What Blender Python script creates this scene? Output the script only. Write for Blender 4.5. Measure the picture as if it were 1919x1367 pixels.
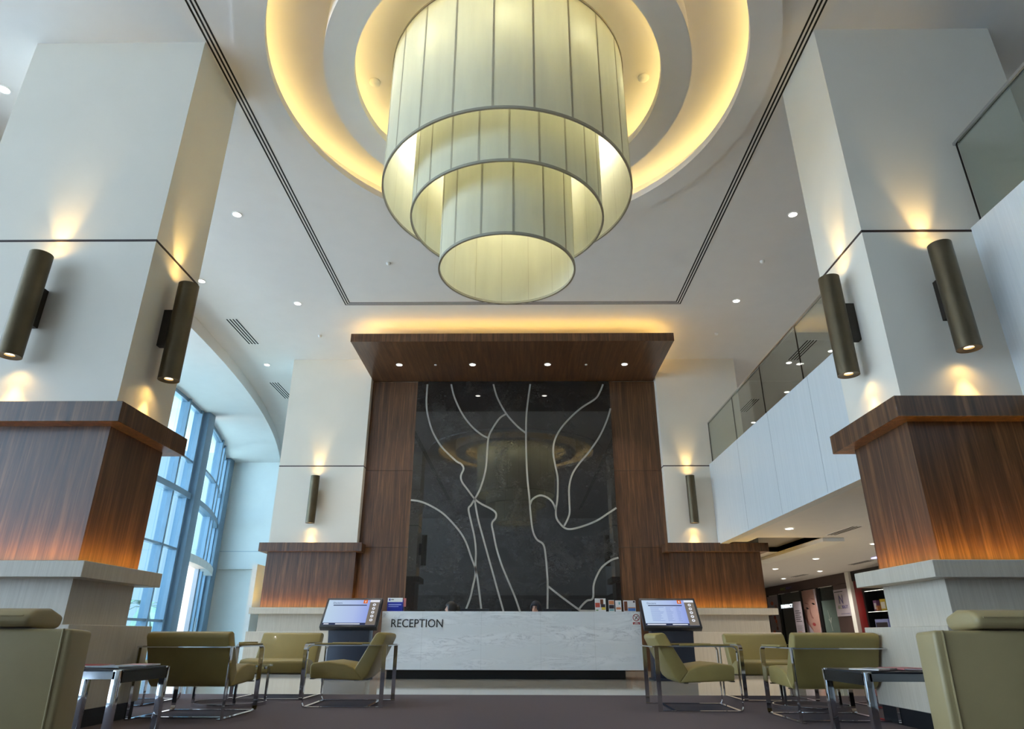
import bpy, bmesh, math, random
from mathutils import Vector, Matrix
random.seed(4)
PI = math.pi
S = bpy.context.scene
C = S.collection
for o in list(bpy.data.objects): bpy.data.objects.remove(o)

# ---------------------------------------------------------------- camera
cam = bpy.data.objects.new('camera', bpy.data.cameras.new('camera')); C.objects.link(cam)
cam.data.sensor_width = 36; cam.data.lens = 1229.474/1919*36; cam.data.clip_end = 500
_t, _y, _r = math.radians(22.481), math.radians(-.666), math.radians(.117)
_F = Vector((math.sin(_y)*math.cos(_t), math.cos(_y)*math.cos(_t), math.sin(_t)))
_R = Vector((math.cos(_y), -math.sin(_y), 0)); _U = _R.cross(_F)
_R, _U = _R*math.cos(_r)+_U*math.sin(_r), -_R*math.sin(_r)+_U*math.cos(_r)
m = Matrix((_R, _U, -_F)).transposed().to_4x4(); m.translation = (.14, 0, .72)
cam.matrix_world = m
S.camera = cam
S.view_settings.view_transform = 'Standard'; S.view_settings.look = 'None'
S.view_settings.gamma = 1; S.view_settings.use_curve_mapping = False
S.view_settings.exposure = 0.80

# ---------------------------------------------------------------- world and daylight
W = bpy.data.worlds.new('sky'); S.world = W; W.use_nodes = True
nt = W.node_tree; nt.nodes.clear()
wo = nt.nodes.new('ShaderNodeOutputWorld'); bg = nt.nodes.new('ShaderNodeBackground')
bg.inputs[0].default_value = (.84, .92, 1, 1); bg.inputs[1].default_value = .8
nt.links.new(bg.outputs[0], wo.inputs[0])
# hazy sky; brightness added towards the unseen rear left to light surfaces facing it
tc = nt.nodes.new('ShaderNodeTexCoord'); dp = nt.nodes.new('ShaderNodeVectorMath'); dp.operation = 'DOT_PRODUCT'
dp.inputs[1].default_value = Vector((-.95, -.32, .12)).normalized()
mr = nt.nodes.new('ShaderNodeMapRange'); mr.interpolation_type = 'SMOOTHSTEP'
for k_, v_ in (('From Min', .45), ('From Max', 1.0), ('To Min', .8), ('To Max', 4.2)): mr.inputs[k_].default_value = v_
nt.links.new(tc.outputs['Generated'], dp.inputs[0]); nt.links.new(dp.outputs['Value'], mr.inputs['Value']); nt.links.new(mr.outputs[0], bg.inputs[1])

def lin(c):
    return tuple(((v/255)/12.92 if v/255 <= .04045 else ((v/255+.055)/1.055)**2.4) for v in c)

def lamp(name, kind, loc, energy, color, rot=(0,0,0), parent=None, **kw):
    l = bpy.data.lights.new(name, kind); l.energy = energy; l.color = color
    for k, v in kw.items(): setattr(l, k, v)
    o = bpy.data.objects.new(name, l); C.objects.link(o); o.location = loc; o.rotation_euler = rot
    if parent: o.parent = parent
    return o

# sun on the paving outside, coming over the roof from the right
lamp('sun', 'SUN', (20, 0, 30), 34.0, (.95, .98, 1), (math.radians(8), math.radians(16), 0), angle=.01)

# ---------------------------------------------------------------- materials
class NT:
    def __init__(s, name):
        s.m = bpy.data.materials.new(name); s.m.use_nodes = True; s.t = s.m.node_tree; s.t.nodes.clear()
        s.out = s.n('ShaderNodeOutputMaterial')
    def n(s, k, **kw):
        o = s.t.nodes.new(k)
        for a, b in kw.items(): setattr(o, a, b)
        return o
    def l(s, a, b): s.t.links.new(a, b)
    def coords(s, scale=(1,1,1), kind='Object'):
        tc = s.n('ShaderNodeTexCoord'); mp = s.n('ShaderNodeMapping'); mp.inputs['Scale'].default_value = scale
        s.l(tc.outputs[kind], mp.inputs[0]); return mp.outputs[0]
    def noise(s, vec, scale, detail=4, rough=.55, dist=0):
        n = s.n('ShaderNodeTexNoise'); s.l(vec, n.inputs['Vector'])
        n.inputs['Scale'].default_value = scale; n.inputs['Detail'].default_value = detail
        n.inputs['Roughness'].default_value = rough; n.inputs['Distortion'].default_value = dist
        return n.outputs[0]
    def ramp(s, fac, stops):
        r = s.n('ShaderNodeValToRGB'); e = r.color_ramp.elements
        while len(e) < len(stops): e.new(.5)
        for k, (p, c) in enumerate(stops): e[k].position = p; e[k].color = (*c, 1)
        s.l(fac, r.inputs[0]); return r.outputs[0]
    def bump(s, h, strength, dist=.01):
        b = s.n('ShaderNodeBump'); b.inputs['Strength'].default_value = strength; b.inputs['Distance'].default_value = dist
        s.l(h, b.inputs['Height']); return b.outputs[0]
    def bsdf(s, color=None, rough=.5, metal=0, normal=None, ior=None, coat=0, coat_rough=.05, spec=None):
        p = s.n('ShaderNodeBsdfPrincipled')
        if color is not None:
            if hasattr(color, 'links'): s.l(color, p.inputs['Base Color'])
            else: p.inputs['Base Color'].default_value = (*color, 1)
        p.inputs['Roughness'].default_value = rough; p.inputs['Metallic'].default_value = metal
        if ior: p.inputs['IOR'].default_value = ior
        if spec is not None: p.inputs['Specular IOR Level'].default_value = spec
        p.inputs['Coat Weight'].default_value = coat; p.inputs['Coat Roughness'].default_value = coat_rough
        if normal: s.l(normal, p.inputs['Normal'])
        s.l(p.outputs[0], s.out.inputs[0]); return p

def plain(name, rgb, rough=.5, metal=0, vary=.06, scale=3, bump=0, bscale=200, **kw):
    t = NT(name); c = lin(rgb); v = t.coords()
    col = t.ramp(t.noise(v, scale), [(.3, tuple(x*(1-vary) for x in c)), (.7, tuple(min(1, x*(1+vary)) for x in c))])
    nrm = t.bump(t.noise(v, bscale, 2), bump) if bump else None
    t.bsdf(col, rough, metal, nrm, **kw); return t.m

def emit(name, rgb, strength):
    t = NT(name); e = t.n('ShaderNodeEmission'); e.inputs[0].default_value = (*rgb, 1); e.inputs[1].default_value = strength
    t.l(e.outputs[0], t.out.inputs[0]); return t.m

def wood(name, dark, mid, light, sc=(14, 14, .45), rough=.38, coat=.25):
    t = NT(name); v = t.coords(sc)
    a = t.noise(v, 1.6, 8, .62, .6); v2 = t.coords(tuple(x*5 for x in sc)); b = t.noise(v2, 1.5, 4, .6)
    mx = t.n('ShaderNodeMix'); mx.data_type = 'FLOAT'; mx.inputs[0].default_value = .32
    t.l(a, mx.inputs[2]); t.l(b, mx.inputs[3])
    col = t.ramp(mx.outputs[0], [(.32, lin(dark)), (.5, lin(mid)), (.68, lin(light))])
    t.bsdf(col, rough, 0, t.bump(mx.outputs[0], .04), coat=coat, coat_rough=.25); return t.m

def glass(name, tint, refl=.06, rough=0.0):
    t = NT(name); tr = t.n('ShaderNodeBsdfTransparent'); tr.inputs[0].default_value = (*tint, 1)
    gl = t.n('ShaderNodeBsdfGlossy'); gl.inputs['Roughness'].default_value = rough
    lw = t.n('ShaderNodeLayerWeight'); lw.inputs[0].default_value = .35
    mr = t.n('ShaderNodeMath', operation='MULTIPLY_ADD'); mr.inputs[1].default_value = .55; mr.inputs[2].default_value = refl
    mr.use_clamp = True; t.l(lw.outputs['Facing'], mr.inputs[0])
    mr2 = t.n('ShaderNodeMath', operation='POWER'); mr2.inputs[1].default_value = 1.6; t.l(mr.outputs[0], mr2.inputs[0])
    mx = t.n('ShaderNodeMixShader'); t.l(mr2.outputs[0], mx.inputs[0]); t.l(tr.outputs[0], mx.inputs[1]); t.l(gl.outputs[0], mx.inputs[2])
    t.l(mx.outputs[0], t.out.inputs[0]); return t.m

M = {}
M['ceil'] = plain('ceiling_paint', (222, 219, 216), .7, vary=.015)
M['wall'] = plain('wall_paint', (226, 226, 222), .6, vary=.015)
M['colpaint'] = plain('column_wallcovering', (225, 216, 200), .55, vary=.015, scale=2)
M['walnut'] = wood('walnut_veneer', (44, 27, 16), (86, 56, 34), (130, 90, 56), sc=(9, 9, .35))
M['walnut_h'] = wood('walnut_veneer_flat', (50, 32, 21), (84, 55, 35), (116, 80, 52), sc=(9, .35, 9))
M['ash'] = wood('pale_ash_laminate', (190, 176, 156), (202, 189, 169), (211, 199, 181), sc=(30, 30, .8), rough=.45, coat=.1)
M['fascia'] = wood('pale_fascia_panel', (204, 207, 207), (211, 214, 213), (218, 220, 219), sc=(18, 18, .3), rough=.42, coat=.15)
M['black'] = plain('black_base', (14, 14, 18), .35)
M['groove'] = plain('dark_groove', (52, 38, 34), .6)
M['pjoint'] = plain('panel_joint', (150, 154, 156), .6)
M['smoke'] = plain('smoked_mirror', (120, 116, 112), .3, .1)
M['slot'] = plain('black_slot', (8, 8, 8), .8)
M['chrome'] = plain('chrome', (205, 205, 208), .07, 1, vary=.02)
M['steel'] = plain('brushed_steel', (150, 148, 142), .25, 1)
M['bronze'] = plain('bronze_metal', (96, 84, 64), .42, .75, vary=.12, scale=5)
M['bronze_d'] = plain('dark_bronze', (44, 36, 28), .5, .3)
M['leather'] = plain('olive_leather', (154, 135, 78), .48, vary=.05, scale=6, bump=.03, bscale=220, coat=.08)
M['leather_w'] = plain('beige_leather', (168, 148, 104), .46, vary=.04, scale=6, bump=.03, bscale=220, coat=.08)
M['dark'] = plain('dark_plastic', (22, 26, 34), .3)
M['kiosk'] = plain('kiosk_paint', (38, 46, 62), .4)
M['white'] = plain('white_plastic', (235, 235, 232), .4)
M['frame'] = plain('aluminium_frame', (124, 146, 165), .4, .2, vary=.03)
M['letter'] = plain('charcoal_letters', (44, 46, 48), .4)
M['brown'] = plain('shop_brown', (74, 58, 56), .5)
M['red'] = plain('shop_red', (92, 8, 12), .3)
M['shopglass'] = plain('dark_shop_glass', (40, 46, 46), .08, spec=.7)
M['frost'] = plain('frosted_green_glass', (96, 112, 108), .25)
M['skin'] = plain('skin', (196, 148, 122), .5)
M['hair'] = plain('black_hair', (18, 15, 15), .45)
M['scarf'] = plain('black_headscarf', (22, 24, 34), .8)
M['blouse'] = plain('navy_blouse', (32, 40, 66), .8)
M['paper'] = plain('paper', (226, 224, 222), .5)
M['led_ring'] = emit('warm_led_ring', (1, .72, .25), 6.6)
M['led_can'] = emit('amber_led_canopy', (1, .62, .16), 13)
M['led_led'] = emit('orange_led_ledge', (1, .60, .10), 30)
M['down'] = emit('downlight_glow', (1, .97, .9), 8)
M['down_w'] = emit('warm_downlight_glow', (1, .80, .48), 14)
M['lampend'] = emit('sconce_bulb_glow', (1, .78, .45), 6)
M['pane'] = glass('blue_window_glass', (.66, .85, .96), .02)
M['pane_clear'] = glass('added_clear_glass', (.79, .89, .98), .02)
M['doorglass'] = glass('clear_door_glass', (.97, .98, .98), .02)
M['balglass'] = glass('balustrade_glass', (.86, .90, .87), .05)
M['clear'] = glass('clear_glass', (.9, .95, .93), .08)
M['acrylic'] = glass('clear_acrylic', (.9, .9, .92), .04)

def mk_panel():
    t = NT('dark_granite'); v = t.coords((1, 1, 1.0))
    a = t.noise(v, 1.1, 10, .68, .8); b = t.noise(t.coords((6, 6, 22)), 6, 4, .7)
    mx = t.n('ShaderNodeMix'); mx.data_type = 'FLOAT'; mx.inputs[0].default_value = .4
    t.l(a, mx.inputs[2]); t.l(b, mx.inputs[3])
    col = t.ramp(mx.outputs[0], [(.35, lin((28, 26, 25))), (.55, lin((46, 44, 42))), (.72, lin((78, 75, 72)))])
    t.bsdf(col, .015, 0, None, ior=1.7); return t.m
M['granite'] = mk_panel()

def mk_marble():
    t = NT('white_marble'); v = t.coords((.8, .8, 4.0))
    a = t.noise(v, 1.4, 12, .66, 1.6)
    veins = t.ramp(a, [(.40, lin((238, 240, 241))), (.48, lin((230, 232, 234))), (.5, lin((196, 198, 200))), (.515, lin((228, 230, 232))), (.62, lin((240, 242, 243)))])
    b = t.noise(t.coords((.5, .5, 3)), 1.1, 3)
    mk = t.ramp(b, [(.46, (1, 1, 1)), (.60, (0, 0, 0))])
    mx = t.n('ShaderNodeMix'); mx.data_type = 'RGBA'; t.l(mk, mx.inputs[0]); t.l(veins, mx.inputs[6]); mx.inputs[7].default_value = (*lin((226, 229, 230)), 1)
    t.bsdf(mx.outputs[2], .22, 0, None, coat=.15); return t.m
M['marble'] = mk_marble()

def mk_floor():
    t = NT('beige_marble_floor'); v = t.coords()
    col = t.ramp(t.noise(v, .9, 8, .6, .5), [(.3, lin((176, 168, 154))), (.7, lin((196, 189, 176)))])
    br = t.n('ShaderNodeTexBrick'); t.l(t.coords((1, 1, 1)), br.inputs['Vector']); br.offset = 0
    for k, val in (('Scale', 1), ('Mortar Size', .003), ('Brick Width', 1.2), ('Row Height', 1.2)): br.inputs[k].default_value = val
    mx = t.n('ShaderNodeMix'); mx.data_type = 'RGBA'; t.l(br.outputs['Fac'], mx.inputs[0]); t.l(col, mx.inputs[6]); mx.inputs[7].default_value = (*lin((120, 114, 104)), 1)
    t.bsdf(mx.outputs[2], .06, 0, None, ior=1.6); return t.m
M['floor'] = mk_floor()

def mk_carpet():
    t = NT('mauve_carpet'); v = t.coords()
    col = t.ramp(t.noise(v, 160, 3), [(.3, lin((68, 58, 63))), (.7, lin((96, 84, 90)))])
    t.bsdf(col, .95, 0, t.bump(t.noise(v, 260, 2), .5, .004)); return t.m
M['carpet'] = mk_carpet()

def mk_fabric(name='shade_fabric', rgb=(236, 235, 217)):
    t = NT(name); c = lin(rgb)
    col = t.ramp(t.noise(t.coords((5, 5, .6)), 1.6, 4), [(.3, tuple(x*.93 for x in c)), (.7, c)])
    d = t.n('ShaderNodeBsdfDiffuse'); tl = t.n('ShaderNodeBsdfTranslucent'); t.l(col, d.inputs[0]); t.l(col, tl.inputs[0])
    mx = t.n('ShaderNodeMixShader'); mx.inputs[0].default_value = .42; t.l(d.outputs[0], mx.inputs[1]); t.l(tl.outputs[0], mx.inputs[2])
    t.l(mx.outputs[0], t.out.inputs[0]); return t.m
M['fabric'] = mk_fabric()
M['seam'] = mk_fabric('shade_seam', (206, 201, 180))

# ---------------------------------------------------------------- mesh helpers
class MB:
    def __init__(s): s.v = []; s.f = []; s.mi = []; s.cur = 0
    def add(s, vs, fs):
        b = len(s.v); s.v += [tuple(p) for p in vs]
        for f in fs: s.f.append(tuple(b+i for i in f)); s.mi.append(s.cur)
        return s
    def box(s, x0, x1, y0, y1, z0, z1):
        vs = [(x, y, z) for z in (z0, z1) for y in (y0, y1) for x in (x0, x1)]
        return s.add(vs, [(0,2,3,1), (4,5,7,6), (0,1,5,4), (2,6,7,3), (0,4,6,2), (1,3,7,5)])
    def prism_x(s, pts, x0, x1):          # polygon in (y,z) extruded along x
        n = len(pts); vs = [(x0, p[0], p[1]) for p in pts]+[(x1, p[0], p[1]) for p in pts]
        return s.add(vs, [tuple(range(n)), tuple(range(2*n-1, n-1, -1))]+[(i, n+i, n+(i+1) % n, (i+1) % n) for i in range(n)])
    def prism_z(s, pts, z0, z1):
        n = len(pts); vs = [(p[0], p[1], z0) for p in pts]+[(p[0], p[1], z1) for p in pts]
        return s.add(vs, [tuple(range(n-1, -1, -1)), tuple(range(n, 2*n))]+[(i, (i+1) % n, n+(i+1) % n, n+i) for i in range(n)])
    def lathe(s, prof, cx=0, cy=0, n=48, closed=False, a0=0, a1=2*PI):   # prof: (r,z)
        full = abs(a1-a0-2*PI) < 1e-6; k = n if full else n+1; m_ = len(prof); vs = []
        for i in range(k):
            a = a0+(a1-a0)*i/n
            for r, z in prof: vs.append((cx+r*math.cos(a), cy+r*math.sin(a), z))
        fs = []; q = m_ if closed else m_-1
        for i in range(n):
            j = (i+1) % k
            for p in range(q):
                w = (p+1) % m_; fs.append((i*m_+p, j*m_+p, j*m_+w, i*m_+w))
        return s.add(vs, fs)
    def strip(s, path, wdir, w, t):       # flat bar swept along a path; wdir = width direction
        P_ = [Vector(p) for p in path]; wd = Vector(wdir).normalized(); vs = []; n = len(P_)
        for i, p in enumerate(P_):
            a = P_[i]-P_[i-1] if i > 0 else P_[1]-P_[0]; b = P_[i+1]-P_[i] if i < n-1 else a
            a = a.normalized(); b = b.normalized(); tg = (a+b).normalized(); nr = tg.cross(wd).normalized()
            k = 1/max(.5, tg.dot(a))
            for sx, sn in ((-1,-1), (1,-1), (1,1), (-1,1)): vs.append(p+wd*(sx*w/2)+nr*(sn*t/2*k))
        fs = [(3,2,1,0), (4*n-4, 4*n-3, 4*n-2, 4*n-1)]
        for i in range(n-1):
            for q in range(4): fs.append((4*i+q, 4*i+(q+1) % 4, 4*i+4+(q+1) % 4, 4*i+4+q))
        return s.add(vs, fs)
    def tube(s, path, r, n=10):
        P_ = [Vector(p) for p in path]; vs = []; rr = r if isinstance(r, (list, tuple)) else [r]*len(P_)
        for i, p in enumerate(P_):
            tg = (P_[min(i+1, len(P_)-1)]-P_[max(i-1, 0)]).normalized()
            a = Vector((0,0,1)) if abs(tg.z) < .9 else Vector((1,0,0)); u = tg.cross(a).normalized(); w = tg.cross(u)
            for k in range(n): vs.append(p+(u*math.cos(2*PI*k/n)+w*math.sin(2*PI*k/n))*rr[i])
        fs = [tuple(range(n-1, -1, -1)), tuple(range(n*(len(P_)-1), n*len(P_)))]
        for i in range(len(P_)-1):
            for k in range(n): fs.append((i*n+k, i*n+(k+1) % n, i*n+n+(k+1) % n, i*n+n+k))
        return s.add(vs, fs)
    def disc(s, cx, cy, z, r, n=24, up=False):
        vs = [(cx+r*math.cos(2*PI*i/n), cy+r*math.sin(2*PI*i/n), z) for i in range(n)]
        return s.add(vs, [tuple(range(n)) if up else tuple(range(n-1, -1, -1))])
    def ball(s, c, r, n=16, m_=10, sc=(1,1,1)):
        prof = [(r*math.sin(PI*i/m_), -r*math.cos(PI*i/m_)) for i in range(m_+1)]
        b = len(s.v); s.lathe(prof, 0, 0, n)
        for i in range(b, len(s.v)): x, y, z = s.v[i]; s.v[i] = (c[0]+x*sc[0], c[1]+y*sc[1], c[2]+z*sc[2])
        return s
    def xf(s, mat, b=0):
        for i in range(b, len(s.v)): s.v[i] = tuple(mat @ Vector(s.v[i]))
        return s

def build(name, mb, mat, parent=None, bevel=0, seg=2, smooth=False, world=True):
    me = bpy.data.meshes.new(name); vs = mb.v
    if parent is not None and world:
        L = parent.matrix_basis.inverted() if parent.parent is None else (parent.parent.matrix_basis @ parent.matrix_basis).inverted()
        vs = [tuple(L @ Vector(p)) for p in vs]
    me.from_pydata(vs, [], mb.f); mats = mat if isinstance(mat, (list, tuple)) else [mat]
    for q in mats: me.materials.append(q)
    for p, k in zip(me.polygons, mb.mi): p.material_index = min(k, len(mats)-1)
    bm = bmesh.new(); bm.from_mesh(me)
    bmesh.ops.remove_doubles(bm, verts=bm.verts, dist=1e-5)
    if all(len(f.verts) > 2 for f in bm.faces): bmesh.ops.recalc_face_normals(bm, faces=bm.faces)
    if bevel:
        ed = [e for e in bm.edges if len(e.link_faces) == 2 and e.calc_face_angle(0) > .5]
        bmesh.ops.bevel(bm, geom=ed, offset=bevel, segments=seg, profile=.5, affect='EDGES', clamp_overlap=True)
    bm.to_mesh(me); bm.free()
    if smooth or bevel:
        for p in me.polygons: p.use_smooth = True
        me.set_sharp_from_angle(angle=math.radians(38))
    o = bpy.data.objects.new(name, me); C.objects.link(o)
    if parent is not None: o.parent = parent
    return o

def tag(o, label, cat, group=None, kind=None):
    o['label'] = label; o['category'] = cat
    if group: o['group'] = group
    if kind: o['kind'] = kind
    return o
def thing(name, label, cat, loc=(0,0,0), rotz=0, group=None):
    o = bpy.data.objects.new(name, None); C.objects.link(o); o.location = loc; o.rotation_euler = (0, 0, rotz)
    o.empty_display_size = .1; bpy.context.view_layer.update()
    o.matrix_basis = Matrix.Translation(loc) @ Matrix.Rotation(rotz, 4, 'Z')
    return tag(o, label, cat, group)
def struct(name, mb, mat, label=None, cat=None, **kw):
    o = build(name, mb, mat, **kw); o['kind'] = 'structure'
    o['label'] = label or name.replace('_', ' '); o['category'] = cat or name.split('_')[0]
    return o
def dup(root, loc, rotz, label, group=None):
    r = root.copy(); C.objects.link(r); r.location = loc; r.rotation_euler = (0, 0, rotz); r['label'] = label
    if group: r['group'] = group
    for ch in list(root.children):
        c = ch.copy(); C.objects.link(c); c.parent = r
        for g in list(ch.children):
            d = g.copy(); C.objects.link(d); d.parent = c
    return r
def text(name, body, size, mat, parent, loc, rot=(PI/2, 0, 0), depth=.004, bold=0.0, spacing=1.0, width=None):
    cu = bpy.data.curves.new(name, 'FONT'); cu.body = body; cu.size = size; cu.extrude = depth; cu.offset = bold
    cu.space_character = spacing; cu.resolution_u = 3
    t = bpy.data.objects.new(name, cu); C.objects.link(t); bpy.context.view_layer.update()
    me = bpy.data.meshes.new_from_object(t.evaluated_get(bpy.context.evaluated_depsgraph_get()))
    bpy.data.objects.remove(t); bpy.data.curves.remove(cu)
    xs = [v.co.x for v in me.vertices]
    if width and xs:
        k = width/(max(xs)-min(xs))
        for v in me.vertices: v.co.x *= k
    me.materials.clear(); me.materials.append(mat)
    mm = Matrix.Translation(loc) @ Matrix(((1,0,0,0),(0,1,0,0),(0,0,1,0),(0,0,0,1)))
    from mathutils import Euler
    mm = Matrix.Translation(loc) @ Euler(rot).to_matrix().to_4x4()
    L = Matrix.Identity(4)
    if parent is not None:
        L = parent.matrix_basis.inverted() if parent.parent is None else (parent.parent.matrix_basis @ parent.matrix_basis).inverted()
    me.transform(L @ mm)
    o = bpy.data.objects.new(name, me); C.objects.link(o)
    if parent is not None: o.parent = parent
    return o

INLAY= [[(-2.25,6.78),(-2.25,6.27),(-2.19,5.9),(-2.05,5.49),(-1.83,5.13),(-1.62,4.91),(-1.42,4.73),(-1.3,4.66),(-1.24,4.54),(-1.3,4.37),(-1.27,4.22),(-1.13,4.03),(-0.95,3.8),(-0.77,3.67),(-0.55,3.56),(-0.43,3.46),(-0.43,3.34),(-0.52,3.21),(-0.48,2.98),(-0.4,2.62),(-0.28,2.26),(-0.12,1.89),(0.04,1.53),(0.19,1.11)],[(-1.63,6.78),(-1.53,6.41),(-1.31,5.96),(-1.05,5.62),(-0.8,5.41),(-0.64,5.33)],[(-0.19,5.97),(-0.36,5.85),(-0.53,5.59),(-0.63,5.36),(-0.66,5.03),(-0.68,4.63),(-0.73,4.34),(-0.8,4.1),(-0.87,3.93),(-0.95,3.79),(-1.03,3.65),(-1.09,3.55),(-1.02,3.25),(-0.93,2.89),(-0.89,2.57),(-0.89,2.35),(-0.89,2.04),(-0.94,1.78),(-1.0,1.51),(-1.13,1.17)],[(-0.95,3.79),(-0.86,3.34),(-0.7,2.79),(-0.54,2.26),(-0.37,1.7),(-0.19,1.11)],[(-2.5,3.77),(-2.29,3.74),(-2.05,3.65),(-1.75,3.48),(-1.51,3.27),(-1.27,3.0),(-1.12,2.75),(-1.0,2.44),(-0.88,2.13),(-0.81,1.78),(-0.72,1.17)],[(-0.53,6.78),(-0.42,6.4),(-0.19,5.97),(0.09,5.64),(0.32,5.45)],[(0.43,6.78),(0.36,6.27),(0.32,5.85),(0.31,5.28),(0.32,4.73),(0.34,4.29),(0.38,3.86),(0.41,3.44),(0.46,3.04),(0.55,2.84),(0.71,2.71),(0.76,2.4),(0.78,2.09),(0.79,1.79),(0.77,1.17)],[(0.4,3.66),(0.46,3.79),(0.63,3.88),(0.8,3.84),(0.94,3.72),(1.02,3.53)],[(2.32,6.77),(2.23,6.56),(2.1,6.37),(1.74,6.13),(1.43,5.85),(1.17,5.54),(1.02,5.23),(0.99,4.93),(1.03,4.63),(1.08,4.34),(1.08,4.05),(1.06,3.77),(1.02,3.53),(1.03,3.34),(1.11,3.21),(1.23,3.1),(1.39,3.08),(1.67,3.15),(2.0,3.28),(2.29,3.46),(2.48,3.58)],[(2.48,6.11),(2.37,5.79),(2.17,5.38),(1.89,4.98),(1.63,4.68),(1.45,4.41),(1.36,4.1),(1.35,3.76),(1.35,3.48),(1.3,3.32),(1.21,3.15)],[(0.79,1.79),(0.98,1.64),(1.24,1.45),(1.5,1.27)],[(2.46,2.42),(2.28,2.36),(2.06,2.2),(1.92,1.98),(1.85,1.79),(1.82,1.52),(1.69,1.47),(1.58,1.38),(1.5,1.27),(1.64,1.25),(1.97,1.25)]]

# ---------------------------------------------------------------- the setting
CE = 7.41                                # main ceiling
CX, CY = 0.0, 6.68                       # ring centre
def WX(y): return -9.45 if y < 16 else -9.45-(y-16)**2/42.0          # window wall line
def AX(y): return -7.2-(y-12.0)**2/84.0                               # soffit edge arc
# floor and carpet
struct('floor', MB().box(-30, 12, -9, 34, -.2, 0), M['floor'], 'pale beige polished marble floor')
cp = MB(); 
for a0, a1, b0, b1 in ((-6.4, 6.3, 6.98, 9.58), (-3.5, 3.48, 5.55, 6.98), (-6.4, -5.95, 5.55, 6.98), (5.9, 6.3, 5.55, 6.98), (-6.4, 6.3, -8.5, 5.55)): cp.box(a0, a1, b0, b1, .0005, .006)
carpet = build('carpet', cp, M['carpet']); tag(carpet, 'flat mauve grey carpet under all the armchairs', 'carpet')
# ceiling: flat slab with a round opening, then arc edge on the left
def disk_hole(mb, xa, ya, yb, R, z, x1=11.3, n=96):
    # left boundary is the arc; polygons around a hole
    outer = []
    K = 24
    corners = [(x1, yb)]+[(xa(yb+(ya-yb)*i/K), yb+(ya-yb)*i/K) for i in range(K+1)]+[(x1, ya)]
    def ray(a):
        d = (math.cos(a), math.sin(a)); best = None
        for i in range(len(corners)):
            p, q = corners[i], corners[(i+1) % len(corners)]
            ex, ey = q[0]-p[0], q[1]-p[1]; det = d[0]*(-ey)+ex*d[1]
            if abs(det) < 1e-9: continue
            rx, ry = p[0]-CX, p[1]-CY
            t_ = (rx*(-ey)+ex*ry)/det; u = (d[0]*ry-d[1]*rx)/det
            if t_ > 0 and -1e-6 <= u <= 1+1e-6 and (best is None or t_ < best): best = t_
        return (CX+d[0]*best, CY+d[1]*best)
    angs = sorted([2*PI*i/n for i in range(n)]+[math.atan2(p[1]-CY, p[0]-CX) % (2*PI) for p in corners])
    A = []
    for a in angs:
        if not A or a-A[-1] > 1e-5: A.append(a)
    ins = [(CX+R*math.cos(a), CY+R*math.sin(a)) for a in A]; out = [ray(a) for a in A]; k = len(A)
    vs = [(p[0], p[1], z) for p in ins]+[(p[0], p[1], z) for p in out]
    mb.add(vs, [(i, (i+1) % k, k+(i+1) % k, k+i) for i in range(k)])
cm = MB(); disk_hole(cm, AX, -9, 25.6, 3.3, CE)
# corridor part of the upper ceiling behind the far wall line
cm.box(3.9, 11.3, 25.6, 33, CE, CE+.02)
# arc face and the lower soffit by the windows
K = 40; arc = [-9+(25.6+9)*i/K for i in range(K+1)]
vs = [(AX(y), y, CE) for y in arc]+[(AX(y), y, 7.1) for y in arc]; n = K+1
cm.add(vs, [(i, i+1, n+i+1, n+i) for i in range(K)])
vs = [(AX(y), y, 7.1) for y in arc]+[(WX(y)-.25, y, 7.1) for y in arc]
cm.add(vs, [(i, i+1, n+i+1, n+i) for i in range(K)])
# slab above, closing the roof
struct('ceiling', cm, M['ceil'], 'white plaster ceiling with a curved dropped edge at the left')
struct('ceiling_2', MB().box(-14, 12, -9.3, 34, 7.95, 8.1), M['ceil'], 'roof slab above the ceiling', 'ceiling')
# concentric ring recess over the chandelier
rg = MB()
zb, zs, zt = 7.36, 7.47, 7.78
rg.lathe([(3.41, 7.46), (3.41, zb), (3.05, zb), (3.05, zs), (3.30, zs), (3.30, zt), (2.37, zt), (2.37, zb), (1.99, zb), (1.99, zs), (2.22, zs), (2.22, zt), (0.0, zt)], CX, CY, 128)
ring = struct('ceiling_3', rg, M['ceil'], 'round stepped ceiling recess with two glowing coves', 'ceiling', smooth=True)
l1 = MB().lathe([(3.16, zs+.02), (3.22, zs+.02)], CX, CY, 96); build('cove_light', l1, M['led_ring'], ring)
l2 = MB().lathe([(2.08, zs+.02), (2.13, zs+.02)], CX, CY, 96); build('cove_light', l2, M['led_ring'], ring)
# walls
struct('wall_back', MB().box(-3.72, 3.72, 16.1, 16.4, 0, 7.41), M['wall'], 'wall behind the reception desk')
fw = MB(); fw.box(-12.5, 4.1, 25.6, 25.9, 3.02, 7.5); fw.box(-12.5, 4.1, 25.75, 25.9, 0, 3.02); fw.cur = 1; fw.box(-12.4, 4, 25.592, 25.6, 3.655, 3.668)
struct('wall_far', fw, [M['wall'], M['frame']], 'pale far wall at the end of the glazed side with one thin joint')
struct('wall_corridor', MB().box(3.9, 4.1, 16.4, 33, 0, 7.41), M['wall'])
struct('wall_end', MB().box(4.0, 12, 32.4, 32.7, 0, 7.41), M['wall'])
struct('wall_right', MB().box(11.32, 11.6, -9, 33, 0, 7.5), M['wall'])
struct('wall_rear', MB().box(-11, 11.6, -9.3, -9, 0, 7.5), M['wall'])
mz = MB(); mz.box(-9.3, 11.3, -9, -5, 2.72, 4.6)
struct('wall_gallery', mz, M['wall'], 'upper gallery at the rear of the hall, behind the camera')
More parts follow.
